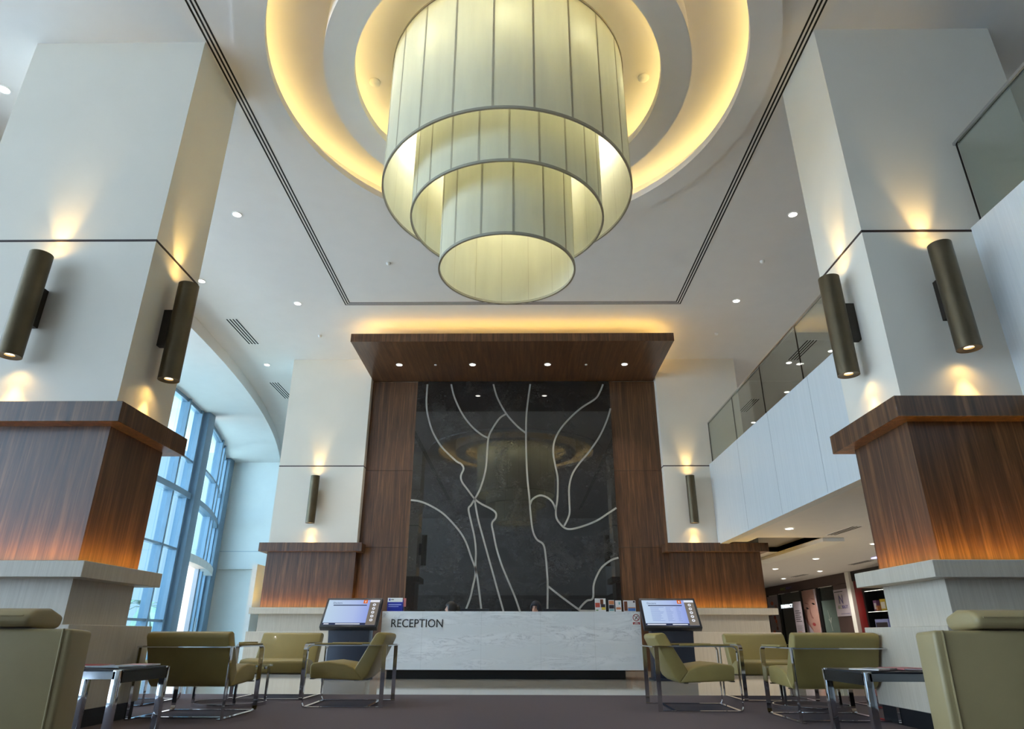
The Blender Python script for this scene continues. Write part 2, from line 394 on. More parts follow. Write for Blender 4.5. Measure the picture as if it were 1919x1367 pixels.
# glazed wall on the left
def wall_seg(mb, y0, y1, z0, z1, off, t):     # piece following the window line
    k = max(1, int((y1-y0)/.6)); pts = [y0+(y1-y0)*i/k for i in range(k+1)]
    P_ = [(WX(y)+off, y) for y in pts]+[(WX(y)+off-t, y) for y in reversed(pts)]
    n_ = len(P_)
    for i in range(k):
        q = [P_[i], P_[i+1], P_[n_-2-i], P_[n_-1-i]]
        mb.prism_z(q, z0, z1)
my = [-8.9, -6.6, -4.3, -2.0, .3, 2.6, 4.9, 7.2, 9.5, 11.8, 13.1, 14.35, 15.6, 16.85, 18.0, 19.1]
win = struct('window_1', (lambda b: (wall_seg(b, -9, 19.4, 7.0, 7.1, .06, .18), wall_seg(b, -9, 19.4, 0, .12, .06, .18), b)[-1])(MB()), M['frame'], 'tall blue tinted window wall in a grey aluminium frame along the left side')
for y in my:
    x = WX(y); build('mullion', MB().box(x-.14, x+.12, y-.04, y+.04, 0, 7.1), M['frame'], win)
for z, h, d in ((4.42, .16, .30), (2.95, .06, .14), (5.45, .06, .14), (1.05, .06, .14)):
    b = MB(); wall_seg(b, -9, 19.4, z, z+h, .02+d/2, d); build('transom', b, M['frame'], win)
b = MB(); wall_seg(b, 14.4, 19.4, .12, 7.0, 0, .015); build('glass_pane', b, M['pane'], win)
b = MB(); wall_seg(b, -9, 14.4, .12, 7.0, 0, .015); build('glass_pane', b, M['pane_clear'], win)  # clearer glass in the unseen bays, added to let in more daylight
win2 = struct('window_2', (lambda b: (wall_seg(b, 19.8, 25.0, 7.0, 7.1, .06, .18), b)[-1])(MB()), M['frame'], 'curved window bay above the glass entrance door')
for y in (19.9, 22.35, 23.1, 24.9):
    x = WX(y); build('mullion', MB().box(x-.14, x+.12, y-.045, y+.045, 2.95, 7.1), M['frame'], win2)
for z, h, d in ((4.42, .16, .30), (5.55, .06, .14)):
    b = MB(); wall_seg(b, 19.8, 25.0, z, z+h, .02+d/2, d); build('transom', b, M['frame'], win2)
b = MB(); wall_seg(b, 19.8, 25.0, 2.95, 7.0, 0, .015); build('glass_pane', b, M['pane'], win2)
door = struct('door_1', (lambda b: (wall_seg(b, 19.8, 25.0, 2.72, 2.95, .28, .36), b)[-1])(MB()), M['white'], 'sliding glass entrance door under a pale header box')
for y in (19.95, 22.3, 23.15, 24.85):
    x = WX(y); build('door_frame', MB().box(x-.08, x+.06, y-.05, y+.05, 0, 2.72), M['frame'], door)
b = MB(); wall_seg(b, 22.35, 24.8, .02, 2.72, -.01, .01); build('door_leaf', b, M['pane'], door)
b = MB(); x = WX(23.3); b.tube([(x+.09, 23.3, .8), (x+.09, 23.3, 1.25)], .014); build('door_handle', b, M['steel'], door)
col_l = []
for y, lab in ((19.42, 'square pale blue steel column left of the glass entrance door'), (25.1, 'square pale blue steel column right of the glass entrance door by the far wall')):
    x = WX(y)+.12
    o = build('steel_column', MB().box(x-.2, x+.2, y-.2, y+.2, 0, 7.1), M['frame'], bevel=.01); tag(o, lab, 'column', 'steel columns at the entrance')
struct('trim_1', MB().box(-12.4, -11.32, 24.95, 25.6, 0, 7.1), M['wall'], 'white infill between the window wall and the far wall', 'trim')
# outdoors, seen through the glass
gr = MB().box(-260, -9.6, -160, 220, -.5, -.25)
struct('ground', gr, plain('pale_paving', (190, 193, 198), .8), 'pale paving outside the glass wall', 'ground')
can = build('entrance_canopy', MB().box(-12.6, -9.75, -9, 19, 7.15, 7.4), M['white']); tag(can, 'white roof canopy outside above the glass wall', 'canopy')
def palm(x, y, h, lab, s=1):
    t = thing('palm_tree', lab, 'tree', (x, y, -.25), 0, 'palm trees outside the glass')
    b = MB(); b.tube([(x+.1*math.sin(k*.7), y, -.25+h*k/8) for k in range(9)], [.16*s]*9, 8); build('trunk', b, M['bronze_d'], t)
    b = MB()
    for k in range(16):
        a = k*2*PI/16+.2*random.random(); el = random.uniform(.1, 1.0); L_ = 1.9*s
        pts = [(x+math.cos(a)*L_*u, y+math.sin(a)*L_*u, h-.25+L_*(el*u-1.0*u*u)) for u in (0, .3, .6, .85, 1)]
        b.strip(pts, (-math.sin(a), math.cos(a), .1), .34*s, .02)
    build('fronds', b, M_green, t)
M_green = plain('palm_green', (52, 70, 52), .7)
palm(-23, 43, 2.6, 'dark palm tree outside, seen low through the open entrance door')
palm(-17.2, 27.5, 1.9, 'small dark palm tree outside, low behind the window left of the door', .6)
for i, (x, y, lab) in enumerate(((-27, 46, 'tall street lamp outside seen through the window pane nearest the entrance door'), (-33, 50, 'tall street lamp outside seen through the window pane beside the left front column'))):
    t = thing('street_lamp', lab, 'street lamp', (x, y, -.25), 0, 'street lamps outside')
    build('pole', MB().tube([(x, y, -.25), (x, y, 3.6)], [.07, .04], 8), M['steel'], t)
    build('lamp_head', MB().box(x-.35, x+.35, y-.1, y+.1, 3.58, 3.68), M['steel'], t)
    build('arm', MB().tube([(x, y, 3.5), (x-.5, y, 3.6)], .03, 6), M['steel'], t)

# ---------------------------------------------------------------- upper floor on the right
up = MB()
up.box(4.98, 11.3, -9, 14.95, 2.74, 3.0); up.box(4.98, 5.42, 14.95, 17.6, 2.74, 3.0); up.box(6.82, 11.3, 14.95, 17.6, 2.74, 3.0)
up.box(4.1, 11.3, 17.6, 32.4, 2.74, 3.0); up.box(4.1, 4.98, 16.9, 17.6, 2.74, 3.0)

struct('ceiling_4', up, M['ceil'], 'low white corridor ceiling under the upper floor with a square recess', 'ceiling')
rc = MB(); rc.box(5.3, 6.9, 14.9, 17.7, 2.86, 2.9).box(5.38, 5.42, 14.95, 17.6, 2.742, 2.86).box(6.82, 6.86, 14.95, 17.6, 2.742, 2.86).box(5.38, 6.86, 14.91, 14.95, 2.742, 2.86).box(5.38, 6.86, 17.6, 17.64, 2.742, 2.86)
struct('trim_3', rc, M['smoke'], 'dark mirrored recess in the low corridor ceiling', 'trim')
struct('trim_2', MB().box(6.84, 7.32, 14.95, 19.7, 2.66, 2.735), M['wall'], 'pale drop strip beside the corridor ceiling recess', 'trim')
ff = MB(); ff.box(4.78, 4.98, -9, 15.8, 2.70, 4.60)
ff.cur = 1
for y in (13.6, 11.75, 9.9, 8.05, 3.2): ff.box(4.778, 4.78, y-.003, y+.003, 2.72, 4.6)
struct('wall_balcony', ff, [M['fascia'], M['pjoint']], 'long pale grey panelled balcony front on the right')
bal = thing('glass_balustrade', 'glass balustrade with a steel handrail on the long balcony front', 'balustrade', (4.86, 11.0, 4.6))
ys = [15.72, 13.8, 12.0, 10.2, 8.4, 6.85]
for a, b_ in zip(ys[:-1], ys[1:]): build('glass_panel', MB().box(4.85, 4.87, b_+.012, a-.012, 4.602, 5.62), M['balglass'], bal)
for y in ys[1:-1]: build('joint', MB().box(4.852, 4.868, y-.009, y+.009, 4.602, 5.62), M['bronze_d'], bal)
build('joint', MB().box(4.845, 4.875, 15.735, 15.755, 4.602, 5.62), M['steel'], bal)
build('handrail', MB().box(4.835, 4.885, 6.8, 15.76, 5.62, 5.66), M['chrome'], bal, bevel=.008)
bal2 = thing('glass_balustrade', 'glass balustrade and steel handrail at the top right corner, nearest the camera', 'balustrade', (4.86, 2.0, 4.6))
for a, b_ in ((5.66, 3.8), (3.8, 2.0), (2.0, .2)): build('glass_panel', MB().box(4.85, 4.87, b_+.012, a-.012, 4.602, 5.62), M['balglass'], bal2)
build('joint', MB().box(4.852, 4.868, 5.675, 5.683, 4.602, 5.62), M['bronze_d'], bal2)
build('handrail', MB().box(4.83, 4.89, -1, 5.70, 5.62, 5.66), M['chrome'], bal2, bevel=.008)

# ---------------------------------------------------------------- columns
def column(lab, x0, x1, y0, y1, ztop=CE, seams=True, led_sides='fio'):
    cx_, cy_ = (x0+x1)/2, (y0+y1)/2
    t = thing('column', lab, 'column', (cx_, cy_, 0), 0, 'wood clad lobby columns')
    def ex(o, z0, z1, mb=None): return (mb or MB()).box(x0-o, x1+o, y0-o, y1+o, z0, z1)
    sh = ex(0, 2.72, ztop); build('shaft', sh, M['colpaint'], t)
    build('seam', ex(.004, 4.555, 4.58), M['groove'], t)
    build('cornice', ex(.16, 2.525, 2.72), M['walnut'], t, bevel=.003, seg=1)
    build('wood_cladding', ex(.0, 1.30, 2.525), M['walnut'], t)
    build('ledge', ex(.17, 1.165, 1.30), M['ash'], t, bevel=.004, seg=1)
    b = MB(); zl = 1.3004; o1, o2 = .085, .12
    for (a0, a1, b0, b1) in ((x0-o2, x1+o2, y0-o2, y0-o1), (x0-o2, x1+o2, y1+o1, y1+o2), (x0-o2, x0-o1, y0-o2, y1+o2), (x1+o1, x1+o2, y0-o2, y1+o2)):
        b.add([(a0, b0, zl), (a1, b0, zl), (a1, b1, zl), (a0, b1, zl)], [(0, 1, 2, 3)])
    build('led_strip', b, M['led_led'], t)
    build('lower_cladding', ex(0, .80, 1.165), M['ash'], t)
    build('plinth', ex(.17, .14, .80), M['ash'], t, bevel=.004, seg=1)
    build('skirting', ex(.15, .001, .139), M['black'], t)
    return t
column('white and walnut column at the left front, nearest the camera', -5.74, -3.68, 5.85, 6.81)
column('white and walnut column at the right front, meeting the glass balcony', 3.66, 5.72, 5.74, 6.74)
column('white and walnut column left of the reception wall', -5.76, -3.68, 15.8, 16.8)
column('white and walnut column right of the reception wall, under the balcony end', 3.66, 5.72, 15.8, 16.8)
# low screen behind the back left column
scr = build('side_screen', MB().box(-6.42, -6.3, 16.72, 19.6, 0, 2.34), M['wall']); tag(scr, 'low pale partition screen behind the column left of the reception wall', 'partition')

# sconces
def sconce(lab, cx_, cy_, ux, uy, zt=4.28, zb_=3.16, grp='bronze tube wall sconces'):
    # ux,uy: outward normal of the wall; cylinder centre stands off the wall
    px, py = cx_+ux*.19, cy_+uy*.19
    t = thing('wall_sconce', lab, 'wall sconce', (cx_, cy_, (zt+zb_)/2), 0, grp)
    r = .105
    build('tube', MB().lathe([(r-.03, zb_+.03), (r-.012, zb_+.004), (r, zb_), (r, zt), (r-.012, zt), (r-.012, zt-.06), (.0, zt-.06)], px, py, 36), M['bronze'], t, smooth=True)
    build('lens_ring', MB().lathe([(r-.012, zb_+.004), (.045, zb_+.012), (.045, zb_+.03)], px, py, 30), M['bronze'], t, smooth=True)
    build('bulb', MB().disc(px, py, zb_+.028, .045), M['lampend'], t)
    build('bulb', MB().disc(px, py, zt-.055, .045, up=True), M['lampend'], t)
    b = MB(); zc = (zt+zb_)/2+.02; hw = .035
    if abs(ux) > abs(uy): b.box(min(cx_, cx_+ux*.1), max(cx_, cx_+ux*.1), cy_-hw, cy_+hw, zc-.2, zc+.22)
    else: b.box(cx_-hw, cx_+hw, min(cy_, cy_+uy*.1), max(cy_, cy_+uy*.1), zc-.2, zc+.22)
    build('bracket', b, M['bronze_d'], t)
    for z, rx, s_ in ((zb_-.004, 0, -1), (zt+.002, PI, 1)):
        lamp('sconce_glow', 'SPOT', (ux*.125, uy*.125, z-(zt+zb_)/2), 4.5, (1, .66, .19), (rx, 0, 0), t, spot_size=math.radians(135), spot_blend=1.0, shadow_soft_size=.03)
        d = Vector((-ux*.20, -uy*.20, s_))
        lamp('sconce_beam', 'SPOT', (ux*.15, uy*.15, z-(zt+zb_)/2), 28, (1, .70, .24), d.to_track_quat('-Z', 'Y').to_euler(), t, spot_size=math.radians(46), spot_blend=1.0, shadow_soft_size=.02)
sconce('bronze tube sconce on the front of the left front column', -4.69, 5.85, 0, -1)
sconce('bronze tube sconce on the inner side of the left front column', -3.68, 6.30, 1, 0)
sconce('bronze tube sconce on the front of the right front column', 4.27, 5.74, 0, -1)
sconce('bronze tube sconce on the inner side of the right front column', 3.66, 6.2, -1, 0)
sconce('small looking bronze tube sconce on the column left of the reception wall', -4.78, 15.8, 0, -1)
sconce('small looking bronze tube sconce on the column right of the reception wall', 4.23, 15.8, 0, -1)

# ---------------------------------------------------------------- reception wall
for sx, lab in ((-1, 'walnut wall cladding left of the dark stone panel'), (1, 'walnut wall cladding right of the dark stone panel')):
    a, b_ = (2.485, 3.655) if sx > 0 else (-3.675, -2.505)
    t = thing('wood_wall_cladding', lab, 'wall cladding', ((a+b_)/2, 16.05, 0), 0, 'walnut claddings beside the stone panel')
    for z0, z1 in ((0, 2.655), (2.663, 4.50), (4.508, 6.86)): build('panel', MB().box(a, b_, 16.02, 16.098, z0, z1), M['walnut'], t)
fp = thing('stone_feature_panel', 'tall dark granite panel with silver tree like lines above the reception desk', 'wall panel', (0, 16.0, 0))
build('slab', MB().box(-2.5, 2.48, 15.99, 16.095, 0, 6.86), M['granite'], fp)
M['inlay'] = plain('silver_inlay', (176, 172, 164), .35, .35)
def smooth_curve(p, k=5):
    out = []
    for i in range(len(p)-1):
        p0 = p[max(i-1, 0)]; p1 = p[i]; p2 = p[i+1]; p3 = p[min(i+2, len(p)-1)]
        for j in range(k):
            s_ = j/k
            out.append(tuple(.5*((2*p1[q])+(-p0[q]+p2[q])*s_+(2*p0[q]-5*p1[q]+4*p2[q]-p3[q])*s_*s_+(-p0[q]+3*p1[q]-3*p2[q]+p3[q])*s_**3) for q in (0, 1)))
    out.append(p[-1]); return out
for ln in INLAY:
    b = MB(); b.strip([(x, 15.984, z) for x, z in smooth_curve(ln)], (0, 1, 0), .016, .042); build('inlay_line', b, M['inlay'], fp)
cn = thing('wooden_canopy', 'walnut canopy projecting above the dark stone panel with downlights', 'canopy', (0, 14.8, 6.87))
build('body', MB().box(-3.67, 3.63, 13.5, 16.02, 6.87, 7.06), M['walnut_h'], cn)
build('fascia', MB().box(-3.675, 3.635, 13.48, 13.5, 6.868, 7.065), M['walnut'], cn)
build('upper_rim', MB().box(-3.42, 3.36, 13.6, 13.64, 7.06, 7.11), M['walnut'], cn)
b = MB(); b.box(-3.40, 3.34, 13.72, 13.76, 7.075, 7.095); b.box(-3.5, -3.47, 13.75, 15.9, 7.075, 7.09); b.box(3.43, 3.46, 13.75, 15.9, 7.075, 7.09); build('led_strip', b, M['led_can'], cn)
for x in (-2.8, -1.0, .84, 2.72):
    build('downlight', MB().lathe([(.085, 6.869), (.085, 6.862), (.066, 6.862)], x, 14.86, 28), M['white'], cn)
    build('downlight_lens', MB().disc(x, 14.86, 6.865, .068), M['down'], cn)
    lamp('canopy_beam', 'SPOT', (x, 14.86-14.8, -.02), 120, (1, .93, .82), (0, 0, 0), cn, spot_size=math.radians(80), spot_blend=.6, shadow_soft_size=.06)
for x in (-1.91, 1.78): build('sprinkler', MB().lathe([(.03, 6.869), (.03, 6.85), (0, 6.85)], x, 14.86, 16), M['white'], cn)

# ---------------------------------------------------------------- ceiling fittings
def downlight(x, y, z, lab, grp, e=120, cone=95, r=.085):
    t = thing('downlight', lab, 'downlight', (x, y, z), 0, grp)
    build('trim_ring', MB().lathe([(r, z-.001), (r, z-.010), (r*.8, z-.012), (r*.76, z-.003)], x, y, 28), M['white'], t, smooth=True)
    build('lens', MB().disc(x, y, z-.005, r*.8), M['down'], t)
    if e: lamp('downlight_beam', 'SPOT', (0, 0, -.03), e, (1, .93, .82), (0, 0, 0), t, spot_size=math.radians(cone), spot_blend=.8, shadow_soft_size=.06)
g = 'downlights in the high ceiling'
downlight(-6.68, 6.57, CE, 'ceiling downlight at the far left edge of the view, left of the front column', g)
downlight(-4.70, 9.38, CE, 'ceiling downlight just right of the left front column', g)
downlight(-4.68, 12.65, CE, 'ceiling downlight left of the corner of the black ceiling slots', g)
downlight(-6.34, 11.66, CE, 'ceiling downlight touching the edge of the left front column above its sconce', g)
downlight(-6.60, 16.14, CE, 'ceiling downlight between the two small slot vents on the left', g)
downlight(4.84, 9.46, CE, 'ceiling downlight just left of the right front column', g)
downlight(4.83, 12.60, CE, 'ceiling downlight right of the corner of the black ceiling slots', g)
downlight(7.27, 16.08, CE, 'ceiling downlight seen through the balcony glass beside the longer vent', g)
downlight(8.06, 18.34, CE, 'ceiling downlight on the balcony front edge, middle one of three through the glass', g)
downlight(8.04, 15.31, CE, 'ceiling downlight at the balcony front edge next to the right front column', g)
downlight(8.06, 21.34, CE, 'ceiling downlight at the balcony front edge, lowest seen through the glass', g)
for x, y, lab in ((-4.7, 3.4, ''), (4.84, 3.4, ''), (-4.7, -2.5, ''), (4.84, -2.5, '')): pass
g = 'downlights in the low corridor ceiling'
for x, y, lab in ((5.6, 13.6, 'corridor downlight nearest the balcony front, largest in the low ceiling'), (8.47, 15.95, 'corridor downlight beside the right front column'), (8.46, 19.2, 'corridor downlight in the middle of the low ceiling, left of the vent'),
                  (8.42, 22.25, 'corridor downlight close to the back right column, upper of two'), (10.17, 23.0, 'corridor downlight in front of the brown shop wall'), (10.11, 26.1, 'corridor downlight farthest away above the green shop sign')):
    downlight(x, y, 2.738, lab, g, e=120, cone=135, r=.10)
for x, y in ((5.6, 9.0), (8.47, 9.5), (8.47, 3)):
    pass
# small round ceiling devices
for x, y, z, nm, lab in ((-1.84, 6.85, 7.78, 'smoke_detector', 'small round detector inside the ring recess left of the chandelier'), (1.85, 6.80, 7.78, 'smoke_detector', 'small round detector inside the ring recess right of the chandelier'),
                     (-2.39, 10.99, CE, 'sprinkler', 'tiny sprinkler on the ceiling left of the chandelier'), (4.83, 10.97, CE, 'sprinkler', 'tiny sprinkler on the ceiling left of the right front column'),
                     (4.85, 14.25, CE, 'sprinkler', 'tiny sprinkler on the ceiling above the back right column'), (-4.66, 14.3, CE, 'sprinkler', 'tiny sprinkler on the ceiling above the back left column')):
    r = .075 if nm == 'smoke_detector' else .045
    o = build(nm, MB().lathe([(r, z-.001), (r, z-.02), (r*.7, z-.045), (r*.35, z-.055), (0, z-.055)], x, y, 24), M['white'], smooth=True); tag(o, lab, nm.replace('_', ' '))
# slot diffusers
sd = thing('slot_diffuser', 'long black triple slot air diffuser framing three sides of the ceiling rings', 'air vent', (0, 12.7, CE))
for k in range(3):
    o = .052*k
    for sx in (-1, 1):
        xo = 3.66-o
        build('slot', MB().box(*sorted((sx*(xo-.024), sx*xo)), -6, 12.74-o, CE-.002, CE+.012), M['slot'], sd)
    build('slot', MB().box(-3.66+o, 3.66-o, 12.74-o-.024, 12.74-o, CE-.002, CE+.012), M['slot'], sd)
def vent(name, x, y0, y1, z, lab, n=4, w=.034, gap=.072):
    t = thing('ceiling_vent', lab, 'air vent', (x, (y0+y1)/2, z), 0, 'small linear ceiling vents')
    W_ = gap*(n-1)+.06
    build('frame', MB().box(x-W_/2, x+W_/2, y0-.03, y1+.03, z-.004, z+.01), M['white'], t)
    for k in range(n): xx = x+(k-(n-1)/2)*gap; build('slot', MB().box(xx-w/2, xx+w/2, y0, y1, z-.006, z), M['slot'], t)
vent('v', -6.44, 13.40, 14.79, CE, 'white slot vent on the ceiling right of the left front column, the nearer of two')
vent('v', -6.88, 17.46, 18.83, CE, 'white slot vent on the ceiling left of the back left column, the farther of two')
vent('v', 7.30, 14.65, 15.9, CE, 'slot vent seen through the balcony glass, the nearer of two')
vent('v', 7.34, 18.95, 20.2, CE, 'slot vent seen through the balcony glass, the farther of two')
for x, y0, y1, lab in ((6.83, 13.3, 14.5, 'dark slot vent in the low corridor ceiling beside the recess'), (10.2, 19.6, 20.85, 'dark slot vent in the corridor ceiling near the red shop'), (10.2, 24.2, 25.4, 'dark slot vent in the corridor ceiling above the shop posters')):
    vent('v', x, y0, y1, 2.738, lab, n=3, w=.04)

# ---------------------------------------------------------------- chandelier
ch = thing('chandelier', 'huge three tier cream fabric drum chandelier under the glowing ceiling rings', 'chandelier', (CX, CY, 7.78))
def shade(R, z0, z1, nseg, a0):
    b = MB(); N_ = nseg*6
    prof = [z0+(z1-z0)*k/4 for k in range(5)]
    for t_ in (0, -.006):
        b.lathe([(R+t_, z) for z in prof], CX, CY, N_, a0=a0, a1=a0+2*PI)
    b.cur = 1
    for i in range(nseg):
        a = a0+2*PI*i/nseg; p = [(CX+(R+.002)*math.cos(a+s_*.011/R), CY+(R+.002)*math.sin(a+s_*.011/R)) for s_ in (-1, 1)]
        q = [(CX+(R-.006)*math.cos(a+s_*.011/R), CY+(R-.006)*math.sin(a+s_*.011/R)) for s_ in (1, -1)]
        b.prism_z(p+q, z0, z1)
    o = build('shade', b, [M['fabric'], M['seam']], ch, smooth=True)
    for z in (z0, z1):
        build('hoop', MB().lathe([(R+.012, z-.008), (R+.012, z+.022), (R-.010, z+.022), (R-.010, z-.008)], CX, CY, 96, closed=True), M['hoop'], o)
M['hoop'] = plain('grey_hoop', (158, 154, 138), .6)
shade(1.51, 5.69, 7.55, 22, .06); shade(1.15, 5.32, 7.5, 22, .18); shade(.79, 4.66, 7.45, 14, .33)
build('top_cover', MB().lathe([(0, 7.50), (1.49, 7.50), (1.49, 7.51), (0, 7.51)], CX, CY, 64), M['fabric'], ch)  # unseen cover, added to keep bulb light off the ceiling recess
build('ceiling_plate', MB().lathe([(0, 7.779), (1.3, 7.779), (1.3, 7.72), (0, 7.72)], CX, CY, 64), M['white'], ch)
for k in range(8):
    a = k*PI/4+.2
    build('suspension_rod', MB().tube([(CX+1.1*math.cos(a), CY+1.1*math.sin(a), 7.512), (CX+1.1*math.cos(a), CY+1.1*math.sin(a), 7.719)], .01, 6), M['steel'], ch)
for rr, n_, e in ((1.33, 10, 7), (.97, 8, 7), (.35, 4, 9)):
    for k in range(n_):
        a = (k+.5)*2*PI/n_
        lamp('chandelier_bulb', 'POINT', (rr*math.cos(a), rr*math.sin(a), -.75), e*1.9, (1, .95, .80), parent=ch, shadow_soft_size=.05)
# ---------------------------------------------------------------- armchairs
def arc_pts(c, r, a0, a1, n=6): return [(c[0]+r*math.cos(a0+(a1-a0)*i/n), c[1]+r*math.sin(a0+(a1-a0)*i/n)) for i in range(n+1)]
def make_chair(label, loc, rot, pillow=False, group='olive leather armchairs with chrome frames'):
    t = thing('armchair', label, 'armchair', loc, rot, group)
    T = Matrix.Translation(loc) @ Matrix.Rotation(rot, 4, 'Z')
    def B(name, mb, mat, **kw): return build(name, mb, mat, t, world=False, **kw)
    B('seat', MB().prism_x([(.385, .285), (.395, .41), (.37, .437), (.20, .45), (.02, .425), (-.08, .39), (-.19, .262)], -.395, .395), M['leather'], bevel=.018, seg=3)
    B('backrest', MB().prism_x([(-.085, .37), (-.295, .735), (-.33, .75), (-.405, .735), (-.415, .70), (-.235, .31), (-.18, .262)], -.395, .395), M['leather'], bevel=.016, seg=3)
    for s_ in (-1, 1):
        x = s_*.42
        arm = [(y, z) for y, z in [(-.43, .614), (0, .614)]+arc_pts((.37, .554), .06, PI/2, 0)]
        B('arm_rail', MB().strip([(x, y, z) for y, z in arm], (1, 0, 0), .045, .011), M['chrome'])
        leg = [(.43, .554), (.43, .30), (.43, .04)]+arc_pts((.395, .041), .035, 0, -PI/2, 4)
        B('leg', MB().strip([(x, y, z) for y, z in leg], (1, 0, 0), .045, .011), M['chrome'])
        B('base_rail', MB().strip([(x, .395, .006), (x, -.43, .006)], (1, 0, 0), .045, .011), M['chrome'])
        B('leg', MB().strip([(x+s_*.016, -.41, .0), (x+s_*.016, -.41, .614)], (0, 1, 0), .045, .011), M['chrome'])
        pad = [(y, z) for y, z in [(-.16, .628), (.1, .630), (.36, .628)]]
        B('armrest_pad', MB().strip([(x, y, z) for y, z in pad], (1, 0, 0), .052, .018), M['leather'], bevel=.006)
    B('back_rail', MB().strip([(-.44, -.43, .611), (.44, -.43, .611)], (0, 1, 0), .04, .010), M['chrome'])
    for y in (.40, -.27): B('floor_rail', MB().strip([(-.42, y, .009), (.42, y, .009)], (0, 1, 0), .04, .010), M['chrome'])
    B('under_frame', MB().box(-.40, .40, -.14, -.10, .258, .268), M['steel']); B('under_frame', MB().box(-.40, .40, .34, .38, .274, .284), M['steel'])
    return t
A1 = make_chair('olive armchair side on facing left, in front of the left end of the marble desk', (-1.77, 8.27, .006), PI/2+.03)
dup(A1, (2.00, 7.97, .006), -PI/2-.03, 'olive armchair side on facing right, in front of the right touch screen')
dup(A1, (-3.00, 7.10, .006), .0, 'olive armchair seen from behind, at the left between the chrome side table and the reception')
dup(A1, (3.065, 7.0, .006), .0, 'olive armchair seen from behind, at the right beside the chrome side table')
dup(A1, (-2.90, 9.16, .006), PI, 'olive armchair facing the camera, left of the left touch screen')
dup(A1, (3.24, 9.14, .006), PI, 'olive armchair facing the camera, right of the right touch screen')
dup(A1, (-4.38, 8.35, .006), -PI/2, 'olive armchair mostly hidden behind the left armchair seen from behind')
dup(A1, (4.40, 8.15, .006), PI/2, 'olive armchair mostly hidden behind the right armchair seen from behind')

# big armchairs with head cushions right in front of the camera
def lounge(label, loc, rot):
    t = thing('lounge_chair', label, 'armchair', loc, rot, 'foreground lounge chairs with head cushions')
    def B(name, mb, mat, **kw): return build(name, mb, mat, t, world=False, **kw)
    B('backrest', MB().prism_x([(-.22, .14), (-.24, .728), (-.375, .735), (-.345, .14)], -.43, .43), M['leather_w'], bevel=.014, seg=3)
    for s_ in (-1, 1):
        B('side_piping', MB().tube([(s_*.40, -.347, .15), (s_*.40, -.3770, .735)], .004, 6), M['leather_w'])
    B('seat', MB().prism_x([(.40, .15), (.41, .30), (.2, .335), (-.22, .32), (-.22, .15)], -.40, .40), M['leather_w'], bevel=.02, seg=3)
    hc = MB()
    hc.prism_x([(-.40, .742), (-.41, .775), (-.37, .80), (-.28, .805), (-.20, .78), (-.21, .738), (-.24, .733)], -.29, .29)
    B('head_cushion', hc, M['leather_w'], bevel=.022, seg=4)
    B('cushion_piping', MB().tube([(-.27, -.412, .777), (0, -.414, .778), (.27, -.412, .777)], .003, 6), M['leather_w'])
    for sx in (-1, 1):
        for sy in (-1, 1): B('leg', MB().box(sx*.38-.02, sx*.38+.02, sy*.27-.02, sy*.27+.02, 0, .15), M['chrome'])
    return t
lounge('large olive lounge chair with a head cushion at the bottom left corner, seen from behind', (-1.89, 2.85, .006), .04)
lounge('large olive lounge chair with a head cushion at the bottom right corner, seen from behind', (2.03, 2.85, .006), -.04)

# chrome side tables
def side_table(label, x0, x1, y0, y1, shade_side):
    cx_, cy_ = (x0+x1)/2, (y0+y1)/2
    t = thing('side_table', label, 'side table', (cx_, cy_, .006), 0, 'chrome side tables with dark tops')
    h = .50
    build('table_top', MB().box(x0+.01, x1-.01, y0+.01, y1-.01, h-.014, h), M['dark'], t, bevel=.003, seg=1)
    for y in (y0, y1-.02): build('apron', MB().box(x0+.03, x1-.03, y, y+.02, h-.06, h-.012), M['chrome'], t)
    for x in (x0, x1-.02): build('apron', MB().box(x, x+.02, y0+.03, y1-.03, h-.085, h-.012), M['steel_d'], t)
    for x in (x0, x1-.05):
        for y in (y0, y1-.05):
            build('leg', MB().box(x, x+.05, y, y+.05, .006, h-.002), M['chrome'], t, bevel=.006)
    for y in (y0+.005, y1-.045): build('floor_rail', MB().box(x0+.05, x1-.05, y, y+.04, .006, .022), M['chrome'], t)
    for x in (x0+.005, x1-.045): build('floor_rail', MB().box(x, x+.04, y0+.05, y1-.05, .006, .022), M['chrome'], t)
    return t
M['steel_d'] = plain('dark_steel', (52, 50, 48), .2, .8)
side_table('chrome side table with magazines on the left, beside the big lounge chair', -3.25, -2.60, 4.93, 5.63, 1)
side_table('chrome side table with magazines on the right, beside the big lounge chair', 2.46, 3.35, 4.9, 5.58, -1)
def magazine(label, x, y, z, rot, w, d, h, cols, grp):
    T = Matrix.Translation((x, y, z)) @ Matrix.Rotation(rot, 4, 'Z')
    t = thing('magazine', label, 'magazine', (x, y, z), rot, grp)
    build('pages', MB().box(-w/2+.003, w/2-.003, -d/2+.003, d/2-.003, .001, h-.001), M['paper'], t, world=False)
    b = MB(); b.box(-w/2, w/2, -d/2, d/2, h-.001, h); b.box(-w/2, w/2, -d/2, d/2, 0, .001); b.box(-w/2, -w/2+.002, -d/2, d/2, 0, h)
    build('cover', b, cols[0], t, world=False)
    build('cover_picture', MB().box(-w/2+.03, w/2-.02, -d/2+.05, d/2-.03, h, h+.0006), cols[1], t, world=False)
MC = dict(pink=plain('pink_cover', (196, 120, 118), .3), rose=plain('rose_picture', (170, 40, 50), .3), cream=plain('cream_cover', (206, 190, 170), .3), grey=plain('grey_cover', (120, 122, 120), .3), blue=plain('blue_cover', (150, 160, 178), .3))
g = 'magazines on the side tables'
magazine('pink magazine lying on the back of the left side table', -3.06, 5.38, .506, .2, .21, .29, .008, (MC['pink'], MC['rose']), g)
